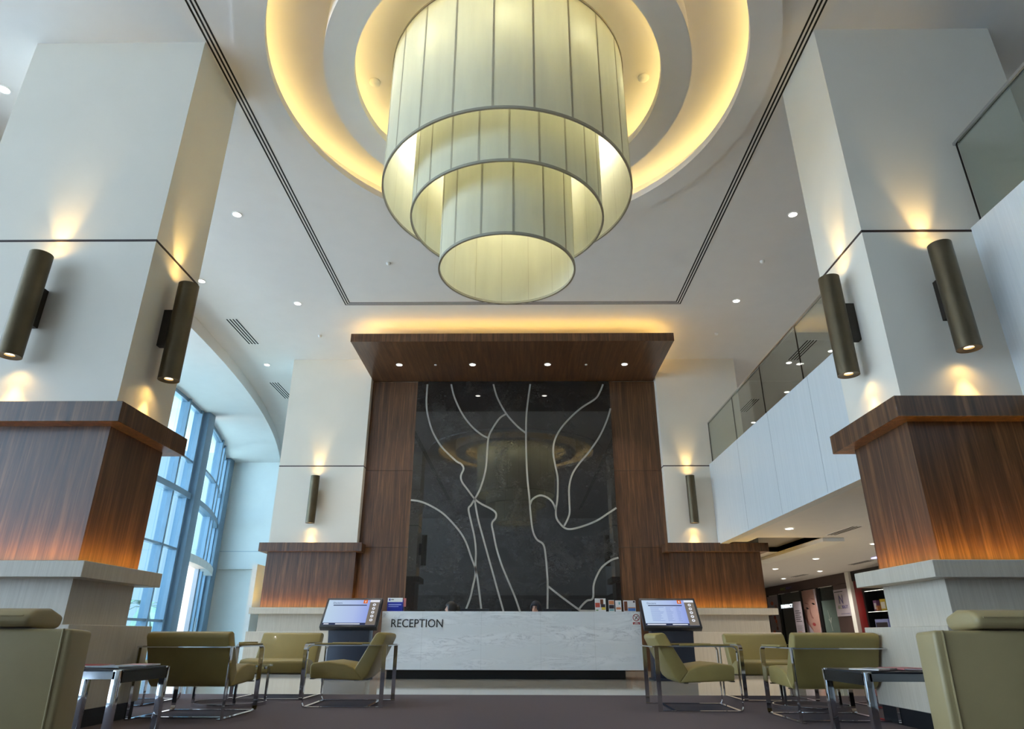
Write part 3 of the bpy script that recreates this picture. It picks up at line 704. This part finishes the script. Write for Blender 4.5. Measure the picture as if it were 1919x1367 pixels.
magazine('grey magazine lying at the front edge of the left side table', -2.80, 5.20, .506, 1.3, .21, .29, .007, (MC['grey'], MC['blue']), g)
magazine('cream magazine lying along the right edge of the left side table', -2.75, 5.46, .506, .1, .20, .27, .009, (MC['cream'], MC['pink']), g)
magazine('cream magazine lying near the corner of the right side table', 2.62, 5.10, .506, -.9, .21, .28, .008, (MC['cream'], MC['blue']), g)
magazine('pink magazine lying in the middle of the right side table', 2.88, 5.18, .506, .15, .21, .28, .009, (MC['pink'], MC['rose']), g)
# low round glass tables between the armchairs
def coffee(label, x, y):
    t = thing('coffee_table', label, 'coffee table', (x, y, .006), 0, 'low round glass coffee tables')
    R = .42
    build('glass_top', MB().lathe([(0, .40), (R, .40), (R, .412), (0, .412)], x, y, 48), M['clear'], t, smooth=True)
    build('base_ring', MB().lathe([(R-.03, .007), (R-.03, .045), (R-.042, .045), (R-.042, .007)], x, y, 48, closed=True), M['chrome'], t, smooth=True)
    build('top_ring', MB().lathe([(R-.05, .37), (R-.05, .398), (R-.062, .398), (R-.062, .37)], x, y, 48, closed=True), M['chrome'], t, smooth=True)
    for k in range(4):
        a = k*PI/2+.5; build('leg', MB().box(x+(R-.045)*math.cos(a)-.012, x+(R-.045)*math.cos(a)+.012, y+(R-.045)*math.sin(a)-.012, y+(R-.045)*math.sin(a)+.012, .04, .372), M['chrome'], t)
coffee('low round chrome and glass coffee table under the left group of armchairs', -3.08, 8.12)
coffee('low round chrome and glass coffee table under the right group of armchairs', 3.28, 7.98)

# ---------------------------------------------------------------- reception desk
dk = thing('reception_desk', 'long white marble reception desk with dark RECEPTION lettering', 'reception desk', (-.02, 13.1, 0))
build('marble_front', MB().box(-2.39, 2.35, 12.89, 12.95, .155, 1.135), M['marble'], dk, bevel=.003, seg=1)
build('counter_top', MB().box(-2.39, 2.35, 12.952, 13.25, 1.095, 1.135), M['marble'], dk, bevel=.003, seg=1)
for a, b_ in ((-2.39, -2.33), (2.29, 2.35)): build('end_panel', MB().box(a, b_, 12.952, 13.95, .155, 1.093), M['marble'], dk)
build('worktop', MB().box(-2.32, 2.28, 13.1, 13.8, .72, .75), M['white'], dk)
build('back_board', MB().box(-2.32, 2.28, 13.05, 13.09, .155, 1.09), M['white'], dk)
build('toe_kick', MB().box(-2.28, 2.05, 13.12, 13.35, .0, .154), M['black'], dk)
M['joint'] = plain('marble_joint', (176, 178, 180), .5)
for x in (-1.64, -.56, .52, 1.5): build('joint', MB().box(x-.0012, x+.0012, 12.8885, 12.892, .16, 1.13), M['joint'], dk)
text('lettering', 'RECEPTION', .20, M['letter'], dk, (-2.225, 12.888, .862), depth=.006, width=.945)
# no smoking / no phone notice
nt_ = thing('prohibition_sign', 'small white notice with a red ring and cross on the right end of the desk', 'sign', (2.27, 12.888, 1.0))
build('plate', MB().box(2.195, 2.345, 12.8865, 12.8885, .905, 1.11), M['white'], nt_)
M['signred'] = plain('sign_red', (150, 30, 40), .5)
rgp = MB(); c0 = (2.27, 1.032)
k = 32
vs = [(c0[0]+r*math.cos(2*PI*i/k), y, c0[1]+r*math.sin(2*PI*i/k)) for y in (12.885, 12.8865) for r in (.062, .050) for i in range(k)]
rgp.add(vs, [(i, (i+1) % k, k+(i+1) % k, k+i) for i in range(k)])
build('ring', rgp, M['signred'], nt_)
build('slash', MB().strip([(2.232, 12.8855, 1.068), (2.308, 12.8855, .996)], (0, 1, 0), .0015, .010), M['signred'], nt_)
build('cross_bar', MB().strip([(2.30, 12.8845, 1.062), (2.246, 12.8845, 1.0)], (0, 1, 0), .0015, .012), M['letter'], nt_)
build('red_bar', MB().box(2.205, 2.335, 12.885, 12.8865, .915, .953), M['signred'], nt_)
build('bar_text', MB().box(2.225, 2.315, 12.884, 12.885, .922, .930), M['paper'], nt_)
build('bar_text', MB().box(2.245, 2.295, 12.884, 12.885, .937, .945), M['paper'], nt_)

# leaflets and holders on the counter
def board(y): return None
lf = thing('leaflet_holder', 'blue and white leaflet holder at the left end of the desk', 'leaflet holder', (-2.17, 13.05, 1.135))
BL = plain('leaflet_blue', (22, 40, 150), .4); LB = plain('leaflet_light_blue', (150, 160, 215), .4)
build('holder_box', MB().box(-2.335, -2.035, 13.03, 13.12, 1.136, 1.34), BL, lf, bevel=.003, seg=1)
build('leaflet', MB().box(-2.33, -2.05, 13.02, 13.029, 1.14, 1.375), M['white'], lf)
build('leaflet_panel', MB().box(-2.33, -2.05, 13.0185, 13.0198, 1.14, 1.30), BL, lf)
build('title_line', MB().box(-2.31, -2.07, 13.017, 13.0184, 1.245, 1.265), LB, lf)
build('title_line', MB().box(-2.31, -2.12, 13.017, 13.0184, 1.215, 1.228), LB, lf)
build('logo', MB().prism_z([(-2.305, 13.018), (-2.28, 13.018), (-2.28, 13.0198), (-2.305, 13.0198)], 1.322, 1.36), BL, lf)
build('logo', MB().box(-2.27, -2.215, 13.018, 13.0198, 1.335, 1.352), MC['grey'], lf)
build('leaflet', MB().box(-2.04, -1.99, 13.04, 13.05, 1.22, 1.37), MC['pink'], lf)
def leaflet(label, x0, x1, zt, blocks):
    t = thing('leaflet_holder', label, 'leaflet holder', ((x0+x1)/2, 13.06, 1.135), 0, 'leaflet holders at the right end of the desk')
    build('back_plate', MB().box(x0-.006, x1+.006, 13.045, 13.05, 1.136, zt+.012), M['acrylic'], t)
    build('foot', MB().box(x0-.006, x1+.006, 13.0, 13.12, 1.136, 1.140), M['acrylic'], t)
    build('leaflet', MB().box(x0, x1, 13.03, 13.043, 1.141, zt), M['paper'], t)
    for a, b_, c_, d, m_ in blocks:
        build('print_block', MB().box(x0+(x1-x0)*a, x0+(x1-x0)*b_, 13.028, 13.0299, 1.141+(zt-1.141)*c_, 1.141+(zt-1.141)*d), m_, t)
pc = {k: plain('print_'+k, v, .4) for k, v in dict(red=(196, 84, 66), brown=(120, 70, 46), yellow=(206, 180, 70), dark=(58, 52, 60), teal=(120, 168, 170), blue=(80, 128, 196), orange=(206, 130, 86), green=(110, 150, 90)).items()}
leaflet('leaflet with a red square and food picture, leftmost at the right end of the desk', 1.545, 1.745, 1.37, [(.02, .45, .32, .66, pc['red']), (.5, .78, .55, .92, pc['brown']), (.55, .95, .32, .56, pc['dark']), (.6, .98, .12, .34, pc['yellow']), (.08, .3, .06, .14, pc['green'])])
leaflet('narrow leaflet with a crowd picture, second from left at the desk  right end', 1.80, 1.905, 1.34, [(.05, .95, .62, .95, pc['orange']), (.05, .95, .25, .58, pc['dark']), (.1, .9, .06, .2, pc['teal'])])
leaflet('pale leaflet with faint orange figures, third from left at the desk right end', 1.925, 2.035, 1.335, [(.55, .8, .62, .85, pc['teal']), (.1, .9, .18, .38, pc['orange'])])
leaflet('large leaflet with a blue band in a clear stand, rightmost on the desk', 2.075, 2.30, 1.335, [(.05, .32, .06, .92, pc['brown']), (.36, .97, .04, .30, pc['blue']), (.36, .97, .31, .38, pc['orange']), (.8, .95, .8, .96, pc['dark'])])

# monitors on the inner worktop
def monitor(label, x, rz):
    t = thing('computer_monitor', label, 'monitor', (x, 13.5, .75), rz, 'monitors behind the desk')
    build('stand_foot', MB().box(-.1, .1, -.07, .09, 0, .012), M['dark'], t, world=False)
    build('stand_neck', MB().box(-.02, .02, -.02, .0, .012, .3), M['dark'], t, world=False)
    build('housing', MB().box(-.27, .27, -.05, -.02, .11, .452), M['dark'], t, world=False, bevel=.004, seg=1)
    build('screen', MB().box(-.26, .26, -.0195, -.0185, .12, .44), M['shopglass'], t, world=False)
monitor('black computer monitor behind the desk beside the woman on the left', -.72, .0)
monitor('black computer monitor behind the desk beside the woman on the right', .86, .0)

# ---------------------------------------------------------------- receptionists
def person(label, x, y, face, scarf, mir=1):
    # seated; local +Y is where the person faces
    t = thing('person', label, 'person', (x, y, 0), face, 'receptionists behind the desk')
    J = {}; ed = []
    def j(n, p, r, par=None):
        J[n] = (len(J), p, r)
        if par: ed.append((J[par][0], J[n][0]))
    j('pelvis', (0, 0, .55), (.15, .12)); j('waist', (0, .0, .70), (.125, .095), 'pelvis'); j('chest', (0, .02, .88), (.15, .105), 'waist')
    j('upper', (0, .01, 1.0), (.13, .08), 'chest'); j('neck', (0, .02, 1.09), (.05, .05), 'upper'); j('headb', (0, .035, 1.15), (.055, .06), 'neck')
    for s_, q in ((-1, 'l'), (1, 'r')):
        j('sh'+q, (s_*.165, .01, .985), (.052, .05), 'upper'); j('el'+q, (s_*.22, .10, .78), (.04, .038), 'sh'+q); j('wr'+q, (s_*.14, .34, .78), (.026, .022), 'el'+q)
        j('pm'+q, (s_*.13, .40, .775), (.034, .016), 'wr'+q)
        for k in range(4):
            fx = s_*(.13+(k-1.5)*.02); L_ = (.065, .078, .072, .056)[k]
            j('f%d%s' % (k, q), (fx, .445, .776), (.009, .009), 'pm'+q); j('g%d%s' % (k, q), (fx, .445+L_*.5, .776), (.008, .008), 'f%d%s' % (k, q)); j('h%d%s' % (k, q), (fx, .445+L_, .764), (.007, .007), 'g%d%s' % (k, q))
        j('t1'+q, (s_*.092, .40, .772), (.010, .010), 'pm'+q); j('t2'+q, (s_*.078, .435, .768), (.009, .008), 't1'+q)
        j('hp'+q, (s_*.09, .04, .53), (.09, .085), 'pelvis'); j('kn'+q, (s_*.11, .42, .53), (.06, .06), 'hp'+q); j('an'+q, (s_*.11, .42, .10), (.038, .04), 'kn'+q); j('to'+q, (s_*.11, .56, .04), (.036, .03), 'an'+q)
    me = bpy.data.meshes.new('body'); me.from_pydata([v[1] for v in J.values()], ed, [])
    o = bpy.data.objects.new('body', me); C.objects.link(o); o.parent = t
    md = o.modifiers.new('skin', 'SKIN'); sub = o.modifiers.new('sub', 'SUBSURF'); sub.levels = sub.render_levels = 2
    for i, v in enumerate(J.values()): me.skin_vertices[0].data[i].radius = v[2]
    me.skin_vertices[0].data[0].use_root = True
    me.materials.append(M['skin']); me.materials.append(M['blouse'])
    # head: sculpted ball with chin, nose and eye hollows
    b = MB(); b.ball((0, .045, 1.225), .098, 28, 20, (.80, .98, 1.18))
    vs = []
    for (vx, vy, vz) in b.v:
        dx, dy, dz = vx, vy-.045, vz-1.225
        if dz < -.03: k = 1-(-dz-.03)*3.2; dx *= max(.55, k); dy = dy*max(.7, k)+(.012 if dy > 0 else 0)
        if dy > .05:
            dy += .022*math.exp(-(dx/.014)**2-((dz+.018)/.022)**2)          # nose
            for s_ in (-1, 1): dy -= .010*math.exp(-((dx-s_*.032)/.014)**2-((dz-.012)/.012)**2)
            dy += .006*math.exp(-(dx/.022)**2-((dz+.055)/.008)**2)
        vs.append((dx, dy+.045, dz+1.225))
    b.v = vs; hd = build('head', b, M['skin'], t, world=False, smooth=True)
    for s_ in (-1, 1):
        build('eye', MB().ball((s_*.031, .128, 1.237), .010, 12, 8, (1.2, .6, .8)), M['dark'], hd, world=False, smooth=True)
        build('eyebrow', MB().strip([(s_*.016, .139, 1.254), (s_*.032, .138, 1.259), (s_*.05, .124, 1.254)], (0, 1, 0), .008, .005), M['hair'], hd, world=False)
        build('ear', MB().ball((s_*.08, .04, 1.225), .024, 12, 8, (.35, .7, 1.1)), M['skin'], hd, world=False, smooth=True)
    build('mouth', MB().ball((0, .133, 1.170), .02, 14, 8, (1.1, .5, .35)), pc['red'], hd, world=False, smooth=True)
    # hair or scarf: shell over the skull, open at the face
    b = MB(); R_ = .112 if not scarf else .120
    N_, Mm = 32, 18; idx = {}
    for i in range(N_):
        for k in range(Mm+1):
            th = PI*k/Mm*.80; ph = 2*PI*i/N_
            p = (R_*.86*math.sin(th)*math.cos(ph), .035+R_*1.02*math.sin(th)*math.sin(ph), 1.232+R_*1.12*math.cos(th)); idx[(i, k)] = len(b.v); b.v.append(p)
    for i in range(N_):
        for k in range(Mm):
            ids = [idx[(i, k)], idx[((i+1) % N_, k)], idx[((i+1) % N_, k+1)], idx[(i, k+1)]]
            c_ = [sum(b.v[q][a] for q in ids)/4 for a in range(3)]
            if c_[1] > .085 and abs(c_[0]) < .062 and c_[2] < 1.278: continue
            b.f.append(tuple(ids)); b.mi.append(0)
    h = build('headscarf' if scarf else 'hair', b, M['scarf'] if scarf else M['hair'], t, world=False, smooth=True)
    sm = h.modifiers.new('s', 'SOLIDIFY'); sm.thickness = .012; sm.offset = 1
    if scarf:
        build('scarf_drape', MB().lathe([(.075, 1.17), (.085, 1.13), (.12, 1.06), (.185, .99), (.175, .975), (.10, 1.04), (.065, 1.12)], 0, .03, 32), M['scarf'], t, world=False, smooth=True)
    else:
        build('hair_bun', MB().ball((0, -.10, 1.235), .055, 20, 12), M['hair'], t, world=False, smooth=True)
    build('blouse', MB().lathe([(.062, 1.085), (.11, 1.045), (.178, 1.0), (.188, .93), (.170, .80), (.158, .62), (.19, .47), (.17, .46), (.14, .62), (.15, .9)], 0, .015, 32), M['blouse'], t, world=False, smooth=True)
    for s_ in (-1, 1): build('sleeve', MB().tube([(s_*.15, .01, .985), (s_*.20, .04, .90), (s_*.22, .10, .78), (s_*.19, .20, .78)], [.064, .058, .052, .046], 16), M['blouse'], t, world=False, smooth=True)
    for s_ in (-1, 1): build('trouser_leg', MB().tube([(s_*.09, .0, .54), (s_*.11, .38, .54), (s_*.115, .43, .48), (s_*.11, .42, .14)], [.10, .078, .072, .058], 16), M['dark'], t, world=False, smooth=True)
    return t
p1 = person('woman with dark tied hair behind the desk on the left, mostly hidden', -1.20, 14.05, PI/2+.3, False)
p2 = person('woman in a black headscarf behind the desk on the right, face just above the counter', .48, 14.05, PI-.35, True)
for pp in (p1, p2): pp.location.z = .0
for k, (x, y, lab) in enumerate(((-1.20, 14.05, 'black office stool under the woman on the left'), (.48, 14.05, 'black office stool under the woman on the right'))):
    t = thing('office_stool', lab, 'stool', (x, y, 0), 0, 'stools behind the desk')
    build('seat', MB().lathe([(0, .36), (.19, .36), (.2, .40), (.18, .43), (0, .43)], x, y, 28), M['dark'], t, smooth=True)
    build('post', MB().tube([(x, y, .04), (x, y, .37)], .025, 12), M['steel'], t)
    build('base', MB().lathe([(0, 0), (.24, 0), (.24, .02), (.05, .05), (0, .05)], x, y, 32), M['steel'], t, smooth=True)

# ---------------------------------------------------------------- touch screen kiosks
M['scr'] = emit('screen_blue', (.42, .60, 1.0), 1.0)
def mk_scr():
    t = NT('screen_gradient'); v = t.coords((1, 1, 1), 'Generated')
    gr_ = t.n('ShaderNodeSeparateXYZ'); t.l(v, gr_.inputs[0])
    col = t.ramp(gr_.outputs[0], [(0, (.62, .80, 1.0)), (.55, (.52, .64, 1.0)), (.85, (.34, .44, .96))])
    e = t.n('ShaderNodeEmission'); e.inputs[1].default_value = .46; t.l(col, e.inputs[0]); t.l(e.outputs[0], t.out.inputs[0]); return t.m
M['scr'] = mk_scr()
M['scr_w'] = emit('screen_white', (.86, .90, 1), .5); M['scr_or'] = emit('screen_orange', (.92, .22, .05), .42)
M['scr_gr'] = emit('screen_taupe', (.22, .19, .16), .5); M['scr_dk'] = emit('screen_dark', (.03, .04, .09), .5); M['scr_lb'] = emit('screen_list', (.30, .40, .72), .5)
def kiosk(label, x, y, rows):
    t = thing('touch_screen_kiosk', label, 'kiosk', (x, y, 0), 0, 'touch screen kiosks beside the desk')
    def B(n_, mb, mat, **kw): return build(n_, mb, mat, t, world=False, **kw)
    B('pedestal', MB().prism_x([(-.16, .03), (-.13, .45), (-.16, .72), (-.20, .86), (.10, 1.16), (.17, 1.08), (.16, .6), (.24, .03)], -.37, .37), M['kiosk'], bevel=.012)
    B('foot_plate', MB().box(-.40, .40, -.22, .30, 0, .03), M['kiosk'], bevel=.006, seg=1)
    Tm = Matrix.Translation((0, -.04, 1.085)) @ Matrix.Rotation(-math.radians(38), 4, 'X')
    def Q(x0, x1, z0, z1, d0, d1): return MB().box(x0, x1, -d1, -d0, z0, z1).xf(Tm)
    hs = B('screen_housing', Q(-.515, .515, -.325, .325, -.05, .05), M['dark'], bevel=.008)
    hs2 = hs
    def D(n_, mb, mat): return build(n_, mb, mat, t, world=False)
    D('display', Q(-.475, .475, -.28, .275, .050, .052), M['scr'])
    D('side_menu', Q(.30, .475, -.28, .275, .052, .053), M['scr_gr'])
    D('menu_header', Q(.30, .475, .225, .275, .053, .054), M['scr_w'])
    D('footer_bar', Q(-.475, .30, -.28, -.235, .052, .053), M['scr_dk'])
    D('header_bar', Q(-.37, .25, .145, .165, .052, .053), M['scr_dk'])
    D('orange_tile', Q(.175, .25, .195, .275, .053, .054), M['scr_or'])
    D('tile_mark', Q(.205, .22, .215, .255, .054, .055), M['scr_w'])
    for k in range(5):
        zc = .165-k*.085; b = MB(); n_ = 20
        vs = [(.388+.03*math.cos(2*PI*i/n_), -.055, zc+.03*math.sin(2*PI*i/n_)) for i in range(n_)]; b.add(vs, [tuple(range(n_))]); b.xf(Tm)
        D('menu_button', b, M['scr_w'])
        D('button_icon', Q(.378, .398, zc-.01, zc+.01, .0555, .0565), M['scr_gr'])
    D('footer_text', Q(-.45, -.36, -.268, -.25, .053, .054), M['scr_w'])
    D('footer_text', Q(-.24 if not rows else -.45, .20 if not rows else -.12, -.268, -.25, .053, .0545), M['scr_w'])
    if rows: D('footer_text', Q(.0, .27, -.268, -.25, .053, .054), M['scr_w'])
    for a, w in rows:
        D('list_row', MB().box(-.34, -.34+.26*w, -.053, -.052, a-.005, a+.004).xf(Tm), M['scr_lb'])
        D('list_row', MB().box(-.06, -.06+.14*w, -.053, -.052, a-.005, a+.004).xf(Tm), M['scr_lb'])
        D('list_row', MB().box(.13, .13+.08*w, -.053, -.052, a-.005, a+.004).xf(Tm), M['scr_lb'])
    tx = text('screen_title', 'Doctors', .05, M['scr_dk'], None, (0, 0, 0), rot=(PI/2, 0, 0), depth=.0005)
    tx.data.transform(Tm @ Matrix.Translation((-.385, -.0535, .19))); tx.parent = t
    B('base_sensor', MB().box(-.03, .03, -.165, -.15, .62, .63), M['dark'])
    return t
kiosk('dark blue touch screen kiosk left of the reception desk, its list nearly empty', -2.94, 12.9, [])
kiosk('black touch screen kiosk right of the reception desk, with a filled list', 2.87, 12.85, [(.12-.027*k, .55+.45*random.random()) for k in range(12)])

# ---------------------------------------------------------------- shops under the balcony
XS = 11.3
def sp(name, y0, y1, z0, z1, mat, parent, d0=0, d1=.02): return build(name, MB().box(XS-d1, XS-d0, y0, y1, z0, z1), mat, parent)
sf = thing('beauty_shop_front', 'dark brown shop front with glass doors and a green and purple sign, under the balcony', 'shop front', (XS, 27.5, 0))
sp('bulkhead', 23.4, 31.9, 2.40, 2.735, M['brown'], sf, -.015, .10)
sp('pier', 23.4, 24.62, 0, 2.40, M['brown'], sf, -.015, .06)
for y in (25.98, 27.52, 29.98, 31.4): sp('door_frame', y-.09, y+.09, 0, 2.40, M['black'], sf, -.015, .06)
sp('glass_door', 24.62, 25.89, 0, 2.39, M['shopglass'], sf, .0, .015)
sp('frosted_film', 24.66, 25.85, 0, 1.93, M['frost'], sf, .016, .02)
b = MB(); b.strip([(XS-.022, 25.3, .9), (XS-.022, 25.36, 1.2), (XS-.022, 25.45, 1.6)], (0, 1, 0), .008, .004); b.strip([(XS-.022, 25.34, 1.15), (XS-.022, 25.25, 1.35)], (0, 1, 0), .008, .004); b.strip([(XS-.022, 25.35, 1.2), (XS-.022, 25.48, 1.3)], (0, 1, 0), .008, .004)
build('etched_plant', b, M['white'], sf)
sp('shop_window', 27.61, 29.89, 0, 2.39, M['shopglass'], sf, .0, .015)
sp('light_or_reflection_strip', 24.7, 25.85, 2.372, 2.395, M['white'], sf, .06, .075)  # pale reflection lines above the shop glass, built as white strips
sp('light_or_reflection_strip', 27.7, 28.5, 2.372, 2.395, M['white'], sf, .06, .075)
sp('light_or_reflection_strip', 29.2, 29.9, 2.372, 2.395, M['white'], sf, .06, .075)
M['sgreen'] = plain('sign_green', (120, 142, 50), .5); M['spurple'] = plain('sign_purple', (86, 78, 132), .5); M['sgreyg'] = plain('sign_sage', (128, 134, 110), .5)
M['lit'] = emit('reflected_sign_glow', (.85, .95, 1), 1.0)  # glow colour for the sign reflection in the shop window
text('sign_lettering', 'AKC', .17, M['sgreen'], sf, (XS-.101, 29.52, 2.50), rot=(PI/2, 0, -PI/2), width=.62)
text('sign_lettering', 'BEAUTY', .13, M['spurple'], sf, (XS-.101, 28.86, 2.52), rot=(PI/2, 0, -PI/2), width=.6)
text('reflected_lettering', 'PHARMACY', .19, M['lit'], sf, (XS-.03, 29.86, 1.82), rot=(PI/2, 0, -PI/2), width=1.22, bold=.006)  # reflection of a sign, made as glowing letters on the shop glass
def poster(label, y0, y1, z0, z1, base):
    t = thing('poster', label, 'poster', (XS-.07, (y0+y1)/2, z0), 0, 'posters on the shop front')
    build('sheet', MB().box(XS-.075, XS-.065, y0, y1, z0, z1), base, t); return t
def shape(name, t, pts, mat, d):      # pts (y,z) polygon on a poster
    b = MB(); b.prism_x(pts, XS-.075-d-.002, XS-.075-d); return build(name, b, mat, t)
def ell(cy_, cz, ry, rz, rot=0, n=24): return [(cy_+ry*math.cos(2*PI*i/n)*math.cos(rot)-rz*math.sin(2*PI*i/n)*math.sin(rot), cz+ry*math.cos(2*PI*i/n)*math.sin(rot)+rz*math.sin(2*PI*i/n)*math.cos(rot)) for i in range(n)]
M['pskin'] = plain('print_skin', (178, 140, 130), .5); M['pskin2'] = plain('print_skin_shadow', (142, 98, 92), .5); M['plip'] = plain('print_lips', (156, 62, 66), .5); M['plil'] = plain('print_lilac_white', (178, 170, 182), .5); M['porange'] = plain('print_coral', (214, 110, 78), .5)
pf = poster('tall poster of a woman face with closed eyes and a white towel', 26.12, 27.40, .30, 2.37, M['pskin'])
shape('towel', pf, [(26.12, 2.37), (26.30, 2.37), (26.24, 2.0), (26.16, 1.7), (26.12, 1.5)], M['plil'], .001)
shape('towel', pf, [(27.40, 1.35), (27.30, 1.2), (26.95, .98), (26.75, .8), (26.8, .3), (27.40, .3)], M['plil'], .001)
shape('towel', pf, [(26.12, 1.15), (26.2, .85), (26.4, .66), (26.75, .58), (26.8, .3), (26.12, .3)], M['plil'], .0011)
shape('nose_side', pf, [(26.86, 1.9), (26.80, 1.6), (26.72, 1.42), (26.62, 1.38), (26.66, 1.33), (26.80, 1.37), (26.88, 1.55)], M['pskin2'], .001)
for cy_, cz in ((27.06, 1.72), (26.46, 1.86)):
    shape('closed_eye', pf, ell(cy_, cz, .13, .03, .18), M['hair'], .002); shape('eyebrow', pf, ell(cy_, cz+.17, .17, .022, .15), M['pskin2'], .002)
shape('lips', pf, ell(26.66, 1.14, .14, .06, .1), M['plip'], .002)
shape('jaw_side', pf, [(27.40, 1.7), (27.24, 1.4), (27.02, 1.12), (26.8, .92), (26.95, .98), (27.3, 1.2), (27.40, 1.35)], M['pskin2'], .0015)
po = poster('white poster with a green and purple letter N logo beside the shop door', 23.58, 24.62, 1.36, 2.23, M['plil'])
po.location.x = XS-.07
text('logo', 'N', .40, M['spurple'], po, (XS-.078, 24.30, 1.76), rot=(PI/2, 0, -PI/2), width=.27)
shape('logo_leaf', po, [(24.33, 1.77), (24.28, 2.08), (24.24, 2.08), (24.27, 1.77)], M['sgreyg'], .004)
shape('logo_leaf', po, [(24.03, 1.77), (24.06, 2.08), (24.02, 2.08), (23.98, 1.77)], M['sgreyg'], .004)
text('brand_lettering', 'AKC', .17, M['sgreyg'], po, (XS-.078, 24.46, 1.60), rot=(PI/2, 0, -PI/2), width=.28)
text('brand_lettering', 'BEAUTY', .15, M['spurple'], po, (XS-.078, 24.14, 1.605), rot=(PI/2, 0, -PI/2), width=.42)
shape('caption_line', po, [(24.56, 2.14), (24.56, 2.17), (23.92, 2.17), (23.92, 2.14)], M['letter'], .003)
shape('caption_line', po, [(24.30, 1.43), (24.30, 1.445), (23.66, 1.445), (23.66, 1.43)], M['spurple'], .003)
pl = poster('narrow poster with small pink pictures, partly behind the back right column', 30.1, 31.28, .4, 2.35, M['plil'])
for k in range(11):
    y = 30.25+.85*random.random(); z = .6+1.6*k/11
    shape('pink_picture', pl, ell(y, z, .11+.06*random.random(), .08), random.choice((M['porange'], M['pskin'], M['plip'], M['pskin2'])), .001+.0003*k)
bn = thing('banner_stand', 'narrow roll up banner with a coral picture at its foot, before the shop window', 'banner stand', (10.9, 27.2, 0))
T = Matrix.Translation((10.9, 28.1, 0)) @ Matrix.Rotation(-.5, 4, 'Z')
def bx2(n_, a, b_, c_, d, e0, e1, mat): return build(n_, MB().box(a, b_, e0, e1, c_, d), mat, bn, world=False)
bx2('base', -.33, .33, 0, .08, -.06, .06, M['steel']); bx2('banner_sheet', -.30, .30, .08, 1.97, -.006, 0, M['plil'])
bx2('coral_picture', -.30, .30, .10, .62, -.008, -.0065, M['porange']); bx2('photo', -.22, .1, .66, .9, -.008, -.0065, M['pskin'])
for k in range(6): bx2('text_line', -.22, .12+.08*(k % 2), 1.62-k*.075, 1.645-k*.075, -.008, -.0065, M['letter'])
for k in range(5): bx2('text_line', -.22, .20-.05*(k % 2), 1.1-k*.04, 1.11-k*.04, -.008, -.0065, MC['grey'])
bn.rotation_euler = (0, 0, -PI/2+.12)
wp = build('white_post', MB().box(XS-.16, XS+.015, 23.12, 23.38, 0, 2.735), M['wall']); tag(wp, 'white post between the brown shop and the red shop', 'post')
rs = thing('red_shop_front', 'glossy red shop wall with a black top band beside the lit display case', 'shop front', (XS, 21.5, 0))
sp('red_panel', 19.0, 23.1, 0, 2.42, M['red'], rs, -.015, .05); sp('black_band', 19.0, 23.1, 2.42, 2.735, M['black'], rs, -.015, .08)
dc = thing('display_case', 'black glass display case with lit shelves of small goods, beside the right front column', 'display case', (XS-.3, 21.2, 0))
build('back_panel', MB().box(XS-.07, XS-.052, 20.2, 22.2, .3, 2.1), M['black'], dc)
build('top', MB().box(XS-.5, XS-.072, 20.2, 22.2, 2.02, 2.1), M['black'], dc); build('base', MB().box(XS-.5, XS-.072, 20.2, 22.2, 0, .82), M['black'], dc)
build('side', MB().box(XS-.5, XS-.072, 22.14, 22.2, .82, 2.02), M['black'], dc); build('side', MB().box(XS-.5, XS-.072, 20.2, 20.26, .82, 2.02), M['black'], dc)
build('corner_post', MB().box(XS-.5, XS-.46, 22.1, 22.14, .82, 2.02), M['black'], dc)
for z in (1.42,): build('shelf', MB().box(XS-.46, XS-.075, 20.26, 22.13, z, z+.02), M['clear'], dc)
M['striplight'] = emit('display_light', (1, .98, .8), 2)
for z in (2.0, 1.405, .825): build('light_or_reflection_strip', MB().box(XS-.48, XS-.47, 20.3, 22.08, z, z+.008), M['striplight'], dc)
g = 'goods in the display case'
M['mauve'] = plain('mauve_box', (138, 96, 142), .4); M['violet'] = plain('violet_ball', (92, 60, 200), .3)
for nm, lab, y0, y1, z0, z1, x0, mat in (('gift_box', 'mauve patterned box on the upper shelf of the display case', 21.75, 21.95, 1.441, 1.74, .35, M['mauve']), ('gift_box', 'gold box on the upper shelf of the display case', 21.28, 21.60, 1.441, 1.76, .32, pc['yellow']),
        ('gift_box', 'small copper box between the mauve and gold boxes of the display case', 21.62, 21.72, 1.441, 1.58, .4, pc['orange']), ('picture_pack', 'blue and white picture pack on the lower shelf of the display case', 21.2, 21.95, .841, 1.2, .4, LB)):
    t = thing(nm, lab, 'box', (XS-x0, (y0+y1)/2, z0), 0, g)
    build('box', MB().box(XS-x0, XS-x0+.1, y0, y1, z0, z1), mat, t); build('label_panel', MB().box(XS-x0-.002, XS-x0-.0005, y0+.04, y1-.04, z0+.05, z0+(z1-z0)*.75), pc['dark'] if nm[0] == 'p' else M['paper'], t)
o = thing('violet_globe', 'violet globe on a white stand at the right of the display case', 'ornament', (XS-.3, 21.12, .821), 0, g)
build('globe', MB().ball((XS-.3, 21.12, 1.25), .09), M['violet'], o, smooth=True)
build('stand', MB().lathe([(0, .821), (.05, .821), (.02, .85), (.02, 1.165), (.0, 1.17)], XS-.3, 21.12, 16), M['white'], o, smooth=True)
# purple glow strip in the ceiling near the red shop
cv = build('cove_strip', MB().box(9.9, 10.0, 18.0, 19.0, 2.715, 2.735), emit('violet_light', (.42, .40, 1), 2)); tag(cv, 'violet light strip on the corridor ceiling next to the right front column', 'light')

for q in [o_ for o_ in C.objects if o_.parent is None and (o_ == dc or o_.get('group') == 'goods in the display case')]: q.location.y -= .5
